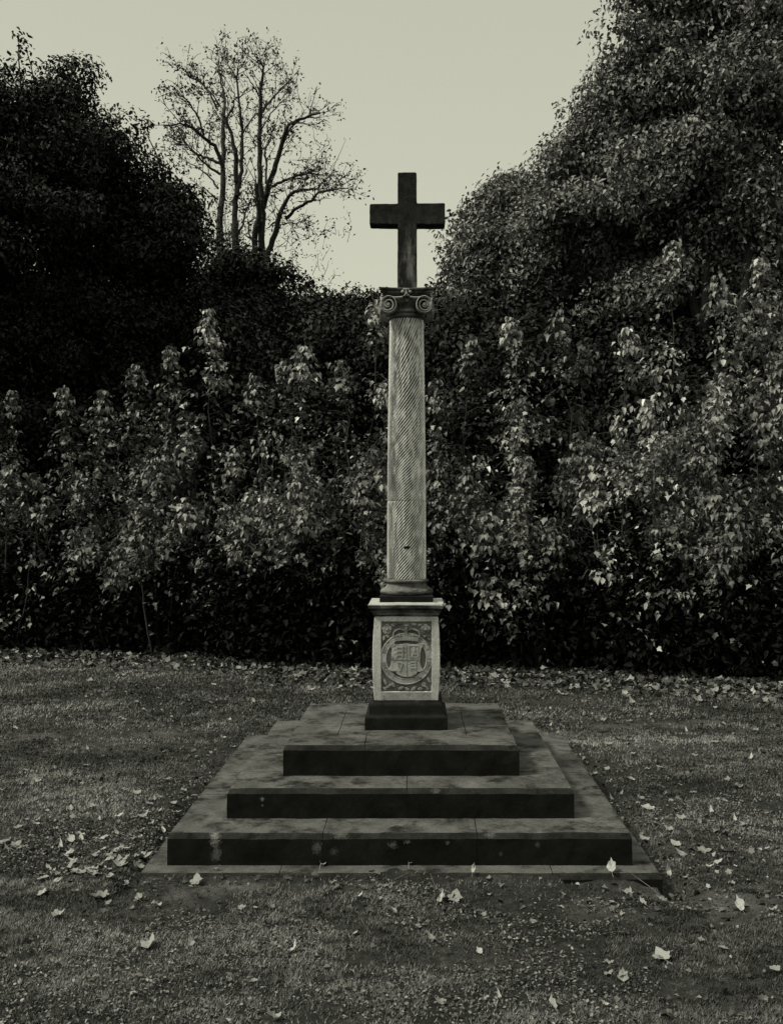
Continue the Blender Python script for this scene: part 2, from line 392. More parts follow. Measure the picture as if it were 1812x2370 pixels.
o = obj('plinth', bm, M['soot_and_shade'], ped); o['label'] = 'soot black moulded plinth at the foot of the pedestal'
bm = square_stack([(0.174, 1.131), (0.183, 1.138), (0.187, 1.146), (0.188, 1.156), (0.196, 1.162), (0.199, 1.172), (0.207, 1.178), (0.2115, 1.184), (0.2125, 1.200), (0.208, 1.207), (0.15, 1.211)])
for f in bm.faces: f.material_index = 1 if f.normal.z > 0.25 else 0  # upward faces take the paler stone
# broken corner at front right
for v in bm.verts:
    d = (v.co-Vector((0.2125, -0.2125, 1.195))).length
    if d < 0.07: v.co += Vector((-0.012, 0.014, -0.006))*(1-d/0.07)
obj('cornice', bm, [M['dark_mould'], M['pale_top']], ped)

# low relief on the front of the pedestal: crown over a shield inside a lettered garter, roses in the corners
CZ = 0.8986
def relief(polys, base, thick, name, mat, inset=0.0016, round_=False):
    bm = bmesh.new()
    for pl in polys:
        n = len(pl)
        cx = sum(p[0] for p in pl)/n; cz = sum(p[1] for p in pl)/n
        def rg(d, sh):
            vs = []
            for (x, z) in pl:
                L = math.hypot(x-cx, z-cz) or 1
                X_ = x-(x-cx)/L*sh; Z_ = z-(z-cz)/L*sh
                vs.append(bm.verts.new((X_, -(hw(Z_)-RD)-d, Z_)))
            return vs
        a, b_, c_ = rg(base-0.003, 0), rg(base+thick*0.65, 0), rg(base+thick, inset)
        for u, v in ((a, b_), (b_, c_)):
            for k in range(n): bm.faces.new((u[k], u[(k+1) % n], v[(k+1) % n], v[k]))
        f = bm.faces.new(c_)
    bmesh.ops.recalc_face_normals(bm, faces=bm.faces)
    return obj(name, bm, mat, ped)
def circle(cx, cz, r, n=16, ry=None, a0=0):
    ry = ry or r
    return [(cx+r*math.cos(a0+2*PI*k/n), cz+ry*math.sin(a0+2*PI*k/n)) for k in range(n)]
def ring_polys(cx, cz, r0, r1, n=48):
    ps = []
    for k in range(n):
        a, b_ = 2*PI*k/n, 2*PI*(k+1)/n
        ps.append([(cx+r0*math.cos(a), cz+r0*math.sin(a)), (cx+r1*math.cos(a), cz+r1*math.sin(a)), (cx+r1*math.cos(b_), cz+r1*math.sin(b_)), (cx+r0*math.cos(b_), cz+r0*math.sin(b_))])
    return ps
def band(r_in, r_out, base, thick, name):
    bm = bmesh.new(); n = 72; prof = [(r_in, base), (r_in+0.001, base+thick), (r_in+0.004, base+thick+0.002), (r_in+0.006, base+thick), (r_out-0.006, base+thick), (r_out-0.004, base+thick+0.002), (r_out-0.001, base+thick), (r_out, base-0.004)]
    rs = []
    for r, d in prof:
        rs.append([bm.verts.new((r*math.cos(2*PI*k/n), -(hw(CZ+r*math.sin(2*PI*k/n))-RD)-d, CZ+r*math.sin(2*PI*k/n))) for k in range(n)])
    for a, b_ in zip(rs, rs[1:]):
        for k in range(n): bm.faces.new((a[k], b_[k], b_[(k+1) % n], a[(k+1) % n]))
    bmesh.ops.recalc_face_normals(bm, faces=bm.faces)
    return obj(name, bm, M['carved'], ped)
gar = band(0.110, 0.146, 0.0, 0.009, 'garter_band')
K = 1/2286.0
sh = [(-170,200),(-120,180),(0,195),(120,180),(172,200),(222,195),(205,150),(188,120),(178,60),(178,-40),(185,-90),(220,-148),(180,-165),(140,-165),(125,-200),(70,-228),(5,-236),(-65,-226),(-120,-195),(-140,-160),(-185,-160),(-232,-142),(-205,-100),(-190,-50),(-190,60),(-180,120),(-200,150),(-225,190)]
relief([[(x*K, CZ+z*K) for x, z in sh]], 0.001, 0.013, 'shield', M['carved'])
# quarterings: dividing grooves as raised fillets, lions, rampant lion, harp
Q = []
Q += [[(-0.001, CZ-0.095), (0.0012, CZ-0.095), (0.0012, CZ+0.082), (-0.001, CZ+0.082)], [(-0.078, CZ-0.003), (0.074, CZ-0.003), (0.074, CZ-0.0008), (-0.078, CZ-0.0008)]]
def beast(cx, cz, s):
    return [[(cx+x*s, cz+z*s) for x, z in p] for p in (
        [(-1, 0), (-0.7, 0.35), (0.5, 0.3), (0.9, 0.55), (1.15, 0.3), (0.85, 0), (0.8, -0.5), (0.6, -0.5), (0.55, -0.05), (-0.4, -0.05), (-0.6, -0.5), (-0.85, -0.5)],
        [(-1, 0.1), (-1.25, 0.5), (-0.9, 0.85), (-0.95, 0.5)])]
for qz in (0.062, 0.040, 0.018): Q += beast(-0.040, CZ+qz, 0.024)
for qz in (-0.020, -0.036, -0.052): Q += beast(0.036, CZ+qz, 0.019)
Q += [[(0.015, CZ+0.075), (0.064, CZ+0.075), (0.064, CZ+0.071), (0.015, CZ+0.071)], [(0.015, CZ+0.012), (0.064, CZ+0.012), (0.064, CZ+0.008), (0.015, CZ+0.008)], [(0.013, CZ+0.075), (0.016, CZ+0.075), (0.016, CZ+0.008), (0.013, CZ+0.008)], [(0.064, CZ+0.075), (0.067, CZ+0.075), (0.067, CZ+0.008), (0.064, CZ+0.008)]]
Q += [[(0.030, CZ+0.018), (0.036, CZ+0.036), (0.028, CZ+0.050), (0.034, CZ+0.064), (0.046, CZ+0.066), (0.050, CZ+0.052), (0.044, CZ+0.040), (0.056, CZ+0.026), (0.050, CZ+0.018), (0.042, CZ+0.028), (0.036, CZ+0.016)]]
Q += [[(-0.055, CZ-0.016), (-0.050, CZ-0.013), (-0.024, CZ-0.020), (-0.022, CZ-0.027), (-0.050, CZ-0.020)], [(-0.052, CZ-0.020), (-0.047, CZ-0.020), (-0.036, CZ-0.068), (-0.041, CZ-0.072)], [(-0.026, CZ-0.022), (-0.020, CZ-0.022), (-0.034, CZ-0.072), (-0.040, CZ-0.070)]]
for p in Q:
    pass
bmq = relief(Q, 0.0135, 0.0035, 'shield_charges', M['carved'], 0.0006)
# crown
C0, CW = CZ+0.096, 0.066
CR = []
n = 10
for k in range(n):
    a = -CW+2*CW*k/n; b_ = -CW+2*CW*(k+1)/n
    f = lambda x: C0+0.006*math.cos(x/CW*PI/2)
    CR.append([(a, f(a)), (b_, f(b_)), (b_*1.02, f(b_)+0.022), (a*1.02, f(a)+0.022)])
for sx in (-1, 1):
    pts = [(0.069, 0.022), (0.074, 0.042), (0.068, 0.056), (0.050, 0.067), (0.030, 0.070), (0.010, 0.064), (0.004, 0.050)]
    for (x1, z1), (x2, z2) in zip(pts, pts[1:]):
        dx, dz = x2-x1, z2-z1; L = math.hypot(dx, dz); nx_, nz_ = -dz/L*0.004, dx/L*0.004
        CR.append([(sx*(x1-nx_), C0+z1-nz_), (sx*(x2-nx_), C0+z2-nz_), (sx*(x2+nx_), C0+z2+nz_), (sx*(x1+nx_), C0+z1+nz_)])
    CR.append(circle(sx*0.036, C0+0.036, 0.008, 8)); CR.append(circle(sx*0.022, C0+0.033, 0.005, 6)); CR.append(circle(sx*0.052, C0+0.033, 0.005, 6))
CR.append([(-0.006, C0+0.025), (0.006, C0+0.025), (0.005, C0+0.066), (-0.005, C0+0.066)])
CR.append(circle(0, C0+0.074, 0.009, 12)); CR.append([(-0.012, C0+0.086), (0.012, C0+0.086), (0.009, C0+0.094), (-0.009, C0+0.094)])
relief(CR, 0.002, 0.014, 'crown', M['die'] if False else M['mould'], 0.001)
# roses
def rose(cx, cz, r=0.030):
    P = []
    for k in range(5):
        a = PI/2+2*PI*k/5
        P.append([(cx+r*0.62*math.cos(a)+r*(0.36*math.cos(2*PI*j/8)*math.cos(a)-0.46*math.sin(2*PI*j/8)*math.sin(a)), cz+r*0.62*math.sin(a)+r*(0.36*math.cos(2*PI*j/8)*math.sin(a)+0.46*math.sin(2*PI*j/8)*math.cos(a))) for j in range(8)])
    o_ = relief(P, 0.001, 0.010, 'rose', M['mould'], 0.002)
    relief([circle(cx, cz, r*0.32, 10)], 0.003, 0.016, 'rose_centre', M['mould'], 0.002).parent = o_
    return o_
rose(-0.108, CZ+0.164); rose(0.108, CZ+0.164)
def leafp(cx, cz, a, L=0.022, W=0.008):
    pts = [(-L, 0), (-L*0.4, W), (L*0.4, W*0.9), (L, 0), (L*0.4, -W*0.9), (-L*0.4, -W)]
    return [(cx+x*math.cos(a)-z*math.sin(a), cz+x*math.sin(a)+z*math.cos(a)) for x, z in pts]
LV = [leafp(-0.040, CZ+0.193, 0.3), leafp(0.040, CZ+0.193, -0.3), leafp(-0.075, CZ+0.186, -0.4, 0.014), leafp(0.075, CZ+0.186, 0.4, 0.014),
      leafp(-0.125, CZ+0.115, 1.2, 0.018), leafp(0.125, CZ+0.115, -1.2, 0.018), leafp(-0.105, CZ+0.125, 2.3, 0.014), leafp(0.105, CZ+0.125, 0.8, 0.014),
      leafp(-0.118, CZ-0.130, 1.9, 0.022), leafp(-0.100, CZ-0.155, 0.5, 0.020), leafp(-0.072, CZ-0.148, -0.9, 0.016, 0.010), leafp(-0.120, CZ-0.168, 2.7, 0.014),
      leafp(-0.030, CZ-0.165, 0.4, 0.018), leafp(0.005, CZ-0.170, -0.5, 0.016), leafp(0.040, CZ-0.168, 0.7, 0.018), leafp(0.125, CZ-0.120, -1.1, 0.02), leafp(0.115, CZ-0.165, 2.2, 0.018), leafp(0.078, CZ-0.170, 0.1, 0.016),
      circle(0.098, CZ-0.146, 0.013, 10), circle(-0.073, CZ-0.150, 0.010, 9)]
for lv in LV: relief([lv], 0.0, 0.010, 'carved_leaf', M['mould'], 0.002)
# garter motto, raised letters round the band
motto = 'HONI  SOIT  QVI  MAL  Y  PENSE'
A0, A1 = math.radians(215), math.radians(-35)
for k, ch in enumerate(motto):
    if ch == ' ': continue
    cu = bpy.data.curves.new('t', 'FONT'); cu.body = ch; cu.size = 0.030; cu.extrude = 0.0016; cu.align_x = 'CENTER'; cu.align_y = 'CENTER'; cu.resolution_u = 2
    to = bpy.data.objects.new('t', cu); COL.objects.link(to)
    me = to.to_mesh(); tmp = bmesh.new(); tmp.from_mesh(me); to.to_mesh_clear()
    a = A0+(A1-A0)*k/(len(motto)-1); r = 0.128
    base_index = {}; bm = bmesh.new()
    for v in tmp.verts:
        x, y, z = v.co; rr = r+y*0.95; aa = a-x/r
        Zp = CZ+rr*math.sin(aa); Xp = rr*math.cos(aa)
        base_index[v.index] = bm.verts.new((Xp, -(hw(Zp)-RD)-0.0095-z, Zp))
    for f in tmp.faces:
        try: bm.faces.new([base_index[v.index] for v in f.verts])
        except ValueError: pass
    tmp.free(); bpy.data.objects.remove(to); bpy.data.curves.remove(cu)
    bmesh.ops.recalc_face_normals(bm, faces=bm.faces)
    obj('letter', bm, M['mould'], ped)

# column: base, twisted shaft of two drums, capital, cross
def lathe(prof, n=64, bm=None):
    bm = bm or bmesh.new(); rs = []
    for r, z in prof: rs.append([bm.verts.new((r*math.cos(2*PI*k/n), r*math.sin(2*PI*k/n), z)) for k in range(n)])
    for a, b_ in zip(rs, rs[1:]):
        for k in range(n): bm.faces.new((a[k], a[(k+1) % n], b_[(k+1) % n], b_[k]))
    return bm
bm = square_stack([(0.149, 1.2055), (0.1505, 1.208), (0.1505, 1.243), (0.146, 1.247), (0.10, 1.2475)], 0.0008)
for f in bm.faces: f.material_index = 0
cbp = obj('column_base', bm, M['soot_and_shade'], mem)
bm = lathe([(0.140, 1.2465), (0.147, 1.250), (0.151, 1.257), (0.152, 1.265), (0.149, 1.273), (0.143, 1.279), (0.134, 1.282), (0.128, 1.285), (0.122, 1.291), (0.117, 1.300), (0.1145, 1.310), (0.115, 1.316), (0.124, 1.317), (0.128, 1.321), (0.1285, 1.327), (0.126, 1.332), (0.114, 1.3345), (0.105, 1.336)])
roughen(bm, 0.0008, 20)
obj('torus_moulding', bm, M['dark_mould'], cbp, smooth=True)
def fluted(z0, z1, rf, n, per, rows, twist, depth, wear):
    N = n*per; zz = np.linspace(z0, z1, rows+1); th = np.arange(N)*2*PI/N
    tw = np.array([twist(z) for z in zz]); T = th[None, :]+tw[:, None]
    ph = (np.arange(N) % per)/per
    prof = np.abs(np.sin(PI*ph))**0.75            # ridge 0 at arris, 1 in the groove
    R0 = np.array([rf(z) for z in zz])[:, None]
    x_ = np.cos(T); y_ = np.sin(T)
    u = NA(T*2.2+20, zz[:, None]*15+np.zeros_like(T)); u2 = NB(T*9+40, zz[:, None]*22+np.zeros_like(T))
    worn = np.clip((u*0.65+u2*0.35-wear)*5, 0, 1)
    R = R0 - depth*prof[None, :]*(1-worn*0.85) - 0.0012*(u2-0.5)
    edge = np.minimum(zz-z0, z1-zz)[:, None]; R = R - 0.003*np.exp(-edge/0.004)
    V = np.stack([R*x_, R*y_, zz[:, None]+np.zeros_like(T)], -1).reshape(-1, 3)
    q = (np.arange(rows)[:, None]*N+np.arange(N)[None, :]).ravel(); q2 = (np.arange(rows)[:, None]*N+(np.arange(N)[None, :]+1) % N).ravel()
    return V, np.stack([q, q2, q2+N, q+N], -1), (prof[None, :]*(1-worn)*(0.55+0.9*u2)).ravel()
ZJ = 1.782
V1, F1, G1 = fluted(1.333, ZJ, lambda z: 0.1115-0.001*(z-1.333), 39, 8, 90, lambda z: (z-1.33)*8.4, 0.0052, 0.80)
V2, F2, G2 = fluted(ZJ+0.001, 2.828, lambda z: 0.1108-0.0132*((z-ZJ)/1.046)**1.3, 37, 8, 200, lambda z: 1+(z-ZJ)*10.5-(z-ZJ)**2*3.0, 0.0062, 0.84)
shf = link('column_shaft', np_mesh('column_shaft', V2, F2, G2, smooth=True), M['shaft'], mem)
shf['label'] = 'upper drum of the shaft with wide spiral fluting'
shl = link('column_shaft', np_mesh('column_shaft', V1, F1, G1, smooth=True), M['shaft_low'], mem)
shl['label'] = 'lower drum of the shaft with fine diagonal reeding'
# patch left in the lower drum
bm = bmesh.new()
bmesh.ops.create_icosphere(bm, subdivisions=3, radius=1)
for v in bm.verts: v.co = Vector((v.co.x*0.019+0.003, v.co.y*0.006-0.1090, v.co.z*0.008+1.518+v.co.x*0.002))
roughen(bm, 0.0015, 60)
obj('iron_stub', bm, M['soot_and_shade'], shl, smooth=True)

bm = lathe([(0.096, 2.822), (0.103, 2.826), (0.109, 2.832), (0.109, 2.838), (0.103, 2.843), (0.099, 2.846), (0.106, 2.851), (0.111, 2.857), (0.111, 2.861), (0.104, 2.866), (0.098, 2.872), (0.100, 2.882), (0.108, 2.893), (0.117, 2.905), (0.120, 2.915), (0.114, 2.925), (0.108, 2.93), (0.112, 2.945), (0.115, 2.95)])
roughen(bm, 0.0007, 25)
cap = obj('capital', bm, M['capital'], mem, smooth=True)
def abacus(a, b_, dep, z0, z1):
    pts = []
    for s in range(4):
        R = Matrix.Rotation(s*PI/2, 4, 'Z')
        for k in range(14):
            u = -1+2*k/14
            pts.append(R @ Vector((u*a, -(a-dep*(1-u*u)), 0)))
    return pts
bm = bmesh.new(); rs = []
for a, z in ((0.128, 2.943), (0.138, 2.950), (0.146, 2.955), (0.147, 2.961), (0.143, 2.964), (0.150, 2.968), (0.1555, 2.973), (0.156, 2.979), (0.153, 2.982)):
    rs.append([bm.verts.new(p+Vector((0, 0, z))) for p in abacus(a, a, 0.022, 0, 0)])
for u, v in zip(rs, rs[1:]):
    for k in range(len(u)): bm.faces.new((u[k], u[(k+1) % len(u)], v[(k+1) % len(u)], v[k]))
bm.faces.new(rs[-1]); roughen(bm, 0.001, 30)
obj('abacus', bm, M['capital'], cap)
def tube(bm, pts, radii, n=6, cap_end=False):
    rings = []; L = len(pts); pts = [Vector(p) for p in pts]; up = Vector((0.13, 0.21, 0.97))
    for i, p in enumerate(pts):
        d = (pts[min(i+1, L-1)]-pts[max(i-1, 0)]).normalized()
        a = d.cross(up)
        if a.length < 0.15: a = d.cross(Vector((1, 0.2, 0)))
        a.normalize(); b_ = d.cross(a)
        rings.append([bm.verts.new(p+(a*math.cos(2*PI*k/n)+b_*math.sin(2*PI*k/n))*radii[i]) for k in range(n)])
    for u, v in zip(rings, rings[1:]):
        for k in range(n): bm.faces.new((u[k], u[(k+1) % n], v[(k+1) % n], v[k]))
    if cap_end: bm.faces.new(rings[0]); bm.faces.new(rings[-1])
def volute(cx, cy, rot, mirror):
    bm = bmesh.new(); r0 = 0.045; thick = 0.040; n = 32
    def W(u, v, d):                           # u right, v up, d out of the face
        if mirror: u = -u
        R = Matrix.Rotation(rot, 3, 'Z'); return R @ Vector((u, -d, v)) + Vector((cx, cy, 2.886))
    rs = []
    for r, d in ((r0*0.92, -thick), (r0, -thick+0.004), (r0, -0.010), (r0*1.04, -0.004), (r0*1.04, 0.002), (r0*0.97, 0.005), (r0*0.92, 0.002), (r0*0.86, -0.009), (0.001, -0.010)):
        rs.append([bm.verts.new(W(r*math.cos(2*PI*k/n), r*math.sin(2*PI*k/n)*1.05, d)) for k in range(n)])
    for a, b_ in zip(rs, rs[1:]):
        for k in range(n): bm.faces.new((a[k], a[(k+1) % n], b_[(k+1) % n], b_[k]))
    for f in list(bm.faces)[-2*n:]: f.material_index = 1  # recessed face coloured near black, painting in the shade behind the spiral
    pts = []; rad = []
    for k in range(60):
        t_ = k/59; a = PI/2 - t_*1.75*2*PI; r = r0*(0.96-0.74*t_**0.9)
        pts.append(W(-r*math.cos(a), r*math.sin(a)*1.05, -0.003)); rad.append(0.0062-0.0022*t_)
    tube(bm, pts, rad, 6, True)
    pts = [W(u*0.001, v, 0.0) for u, v in ((0, 0),)]
    eye = [W(0.008*math.cos(2*PI*k/10), 0.008*math.sin(2*PI*k/10), 0.004) for k in range(10)]
    e0 = [W(0.010*math.cos(2*PI*k/10), 0.010*math.sin(2*PI*k/10), -0.005) for k in range(10)]
    a = [bm.verts.new(p) for p in e0]; b_ = [bm.verts.new(p) for p in eye]
    for k in range(10): bm.faces.new((a[k], a[(k+1) % 10], b_[(k+1) % 10], b_[k]))
    bm.faces.new(b_)
    # the channel that sweeps in under the abacus
    ch = []; rad = []
    for k in range(9):
        t_ = k/8; ch.append(W(r0*0.1+t_*0.075, r0*0.93-0.004*math.sin(t_*PI), -0.006-0.012*t_)); rad.append(0.006)
    tube(bm, ch, rad, 6, True)
    bmesh.ops.recalc_face_normals(bm, faces=bm.faces)
    return obj('volute', bm, [M['volute'], M['soot_and_shade']], cap, smooth=False)
for s in range(4):
    R = Matrix.Rotation(s*PI/2, 3, 'Z')
    for sx in (-1, 1):
        c = R @ Vector((sx*0.101, -0.147, 0))
        volute(c.x, c.y, s*PI/2+sx*0.16, sx > 0)
for s in range(4):
    bm = bmesh.new(); R = Matrix.Rotation(s*PI/2, 4, 'Z')
    blobs = [(-0.021, 0, 0.010), (0.021, 0, 0.010), (0, 0.012, 0.009), (0, -0.012, 0.010), (-0.010, -0.020, 0.007), (0.010, -0.020, 0.007), (0, 0, 0.008), (-0.012, 0.014, 0.007), (0.012, 0.014, 0.007)]
    for (x, z, r) in blobs:
        bmesh.ops.create_icosphere(bm, subdivisions=2, radius=r, matrix=R @ Matrix.Translation((x, -0.140, 2.957+z)))
    obj('abacus_flower', bm, M['volute'], cap, smooth=True)
# cross: one extruded outline with softened, slightly chipped edges
def stone_bar(bm, x0, x1, y0, y1, z0, z1, seg, ax):
    bmesh.ops.create_cube(bm, size=1, matrix=Matrix.Translation(((x0+x1)/2, (y0+y1)/2, (z0+z1)/2)) @ Matrix.Diagonal((x1-x0, y1-y0, z1-z0, 1)))
bm = bmesh.new()
a, h0, h1, zt, z0 = 0.0545, 3.364, 3.484, 3.662, 2.975
outl = [(-a*1.03, z0), (a*1.03, z0), (a, h0), (0.2165, h0), (0.2155, h1+0.002), (a, h1), (a-0.001, zt), (-a, zt-0.001), (-a, h1-0.002), (-0.2150, h1-0.003), (-0.2150, h0+0.003), (-a, h0-0.001)]
# refine the outline
ref = []
for (x1, zz1), (x2, zz2) in zip(outl, outl[1:]+outl[:1]):
    k = max(1, int(math.hypot(x2-x1, zz2-zz1)/0.02))
    for j in range(k): ref.append((x1+(x2-x1)*j/k, zz1+(zz2-zz1)*j/k))
D = 0.050
fr = [bm.verts.new((x+0.004, -D, z)) for x, z in ref]; bk = [bm.verts.new((x+0.004, D, z)) for x, z in ref]
bm.faces.new(fr); bm.faces.new(bk[::-1])
n = len(ref)
for k in range(n): bm.faces.new((fr[k], bk[k], bk[(k+1) % n], fr[(k+1) % n]))
bmesh.ops.recalc_face_normals(bm, faces=bm.faces)
bmesh.ops.bevel(bm, geom=[e for e in bm.edges if len(e.link_faces) == 2 and e.calc_face_angle(0) > 0.8], offset=0.0035, segments=2, affect='EDGES')
roughen(bm, 0.0016, 22)
bmesh.ops.triangulate(bm, faces=[f for f in bm.faces if len(f.verts) > 8])
obj('cross', bm, M['cross'], mem)

# ------------------------------------------------------------------ foliage
MAPLE = (np.array([(0,0.34),(0,0.0),(.30,-.04),(.31,.20),(.50,.46),(.25,.60),(0,1.0),(-.25,.60),(-.50,.46),(-.31,.20),(-.30,-.04)]),
         np.array([(0,k,k+1) for k in range(1, 10)]+[(0,10,1)]))
OVATE = (np.array([(0,0),(.27,.30),(.20,.70),(0,1.0),(-.20,.70),(-.27,.30)]), np.array([(0,1,2),(0,2,3),(0,3,4),(0,4,5)]))
DIAM = (np.array([(0,0),(.33,.5),(0,1.0),(-.33,.5)]), np.array([(0,1,2),(0,2,3)]))
def norm(v): return v/np.maximum(np.linalg.norm(v, axis=-1, keepdims=True), 1e-9)
def leaves(P, Nn, D, size, tone, shape, rng, droop=0.35, fold=0.5):
    # P base points, Nn blade normals, D tip directions, size per leaf -> one mesh worth of arrays
    T, Fc = shape; n = len(P); k = len(T)
    D = norm(D - Nn*np.sum(D*Nn, -1, keepdims=True)); B = np.cross(D, Nn)
    dr = droop*(0.4+1.2*rng.rand(n)); fo = fold*(rng.rand(n)*2.2-0.5); wd = 0.75+0.5*rng.rand(n)
    x = T[None, :, 0]*wd[:, None]; y = T[None, :, 1]+np.zeros((n, 1))
    z = -dr[:, None]*y*y + fo[:, None]*np.abs(x)
    V = P[:, None, :] + (B[:, None, :]*x[..., None] + D[:, None, :]*y[..., None] + Nn[:, None, :]*z[..., None])*size[:, None, None]
    Fa = (Fc[None]+(np.arange(n)*k)[:, None, None]).reshape(-1, 3)
    return V.reshape(-1, 3), Fa, np.repeat(tone, k)
UP = np.array([0, 0, 1.0])
def plant(name, label, cat, group, base, P, Nn, Dd, size, tone, shape, mat, wood, wood_mat, seed, droop=0.35, crown_name='crown', wood_name='trunk'):
    rng = np.random.RandomState(seed)
    root = empty(name, base); tag(root, label, cat, group)
    b = np.array(base)
    if shape == 'mixed':
        k = rng.rand(len(P)) < 0.5; k2 = ~k
        V, Fa, tn = leaves((P-b)[k], Nn[k], Dd[k], size[k], tone[k], MAPLE, rng, droop)
        V2, F2, t2 = leaves((P-b)[k2], Nn[k2], Dd[k2], size[k2]*1.05, tone[k2], OVATE, rng, droop)
        Fa = np.concatenate([Fa, F2+len(V)]); V = np.concatenate([V, V2]); tn = np.concatenate([tn, t2])
    else: V, Fa, tn = leaves(P-b, Nn, Dd, size, tone, shape, rng, droop)
    link(crown_name, np_mesh(crown_name, V, Fa, tn), mat, root)
    bm = bmesh.new()
    for pts, rad in wood:
        tube(bm, [Vector(p)-Vector(base) for p in pts], rad, 6)
    obj(wood_name, bm, wood_mat, root, smooth=True)
    return root
def curve(a, b, bend, k=5, rnd=random):
    a, b = Vector(a), Vector(b); L = (b-a).length
    off = Vector((rnd.uniform(-1, 1), rnd.uniform(-1, 1), rnd.uniform(0, 0.6)))*bend*L
    return [a.lerp(b, i/k)+off*math.sin(PI*i/k)+Vector((rnd.uniform(-1, 1), rnd.uniform(-1, 1), rnd.uniform(-1, 1)))*0.012*L*(0 < i < k) for i in range(k+1)]

def clump_tree(name, label, cat, group, base, ells, nclump, per, lsize, mat, seed, shape=OVATE, clr=0.45, bark_='bark', trunk_r=0.16, toneb=0.0, flat=0.75, wisps=()):
    # ells: list of (centre Vector, rx, ry(depth), rz); leaves gather in clumps near the envelope
    rng = np.random.RandomState(seed); rnd = random.Random(seed)
    nclump = int(nclump*1.25); clr *= 0.74; per = int(per*1.75); lsize *= 0.58
    if name == 'dark_bush': shape = DIAM
    vols = np.array([e[1]*e[2]+e[1]*e[3]+e[2]*e[3] for e in ells]); vols = vols/vols.sum()
    P = []; Nn = []; size = []; tone = []; cents = []
    NBG = 11; bd_ = [norm(rng.randn(NBG, 3)+np.array([0, -0.15, 0.15])) for e in ells]; br_ = [0.80+0.38*rng.rand(NBG) for e in ells]; bt_ = [rng.rand(NBG) for e in ells]
    for i in range(nclump):
        ei = rng.choice(len(ells), p=vols); e = ells[ei]
        if rng.rand() < 0.24: d = norm(rng.randn(3)); rr = 0.35+0.45*rng.rand(); c = np.array(e[0])+d*rr*np.array([e[1], e[2], e[3]])
        else:
            k = rng.randint(NBG); rr = br_[ei][k]*(0.45+0.55*rng.rand()**0.7)
            off = bd_[ei][k]*rr+rng.randn(3)*0.15*np.array([1, 1, 0.6]); d = norm(off); c = np.array(e[0])+off*np.array([e[1], e[2], e[3]])
        if c[2] < 0.4: continue
        cr = clr*(0.55+0.9*rng.rand())
        cents.append((c, cr, d))
    for i in range(0 if name == 'dark_bush' else 90):          # small sprays that break the outline
        e = ells[rng.choice(len(ells), p=vols)]; d = norm(rng.randn(3)+UP*0.6)
        cents.append((np.array(e[0])+d*(1.0+0.22*rng.rand())*np.array([e[1], e[2], e[3]]), 0.10+0.14*rng.rand(), d))
    for (p_, r_) in wisps: cents.append((np.array(p_), r_, UP))
    for c, cr, d in cents:
        n = int(per*(cr/clr)**2*(0.7+0.6*rng.rand()))+4
        q = norm(rng.randn(n, 3)); rad = (0.35+0.75*rng.rand(n)**0.6)[:, None]
        p = c+q*rad*cr*np.array([1.15, 1.15, flat])
        nn = norm(q*0.55+UP*0.55+d*0.25+rng.randn(n, 3)*0.45)
        P.append(p); Nn.append(nn); size.append(lsize*(0.6+0.8*rng.rand(n)))
        tone.append(np.clip(toneb+rng.rand()**2*0.5-0.05+rng.rand(n)**1.8*0.6, 0, 1))
    P = np.concatenate(P); Nn = np.concatenate(Nn); size = np.concatenate(size); tone = np.concatenate(tone)
    Dd = norm(rng.randn(len(P), 3)*0.8-UP*0.7)
    # trunk and limbs
    base = Vector(base); wood = []
    top = max(ells, key=lambda e: e[0][2])[0]
    tk = curve(base-Vector((0, 0, 0.1)), Vector(top), 0.03, 8, rnd)
    wood.append((tk, [trunk_r*(1-0.85*i/8) for i in range(9)]))
    for e in ells:
        j = rnd.randint(2, 5); wood.append((curve(tk[j], e[0], 0.08, 6, rnd), [trunk_r*0.5*(1-0.8*i/6) for i in range(7)]))
    for c, cr, d in cents[::2]:
        e = min(ells, key=lambda e: (Vector(c)-Vector(e[0])).length)
        wood.append((curve(e[0], c, 0.12, 5, rnd), [trunk_r*0.13*(1-0.75*i/5) for i in range(6)]))
    return plant(name, label, cat, group, tuple(base), P, Nn, Dd, size, tone, shape, mat, wood, M[bark_], seed)
def E(px, py, d, rx, ry, dep=None):
    c = at(px, py, d); k = d/F
    return (c, rx*k, dep if dep else (rx+ry)/2*k*0.9, ry*k)
def gz(px, d):
    p = at(px, 1213, d); return (p.x, p.y, float(ground_h(p.x, p.y)))

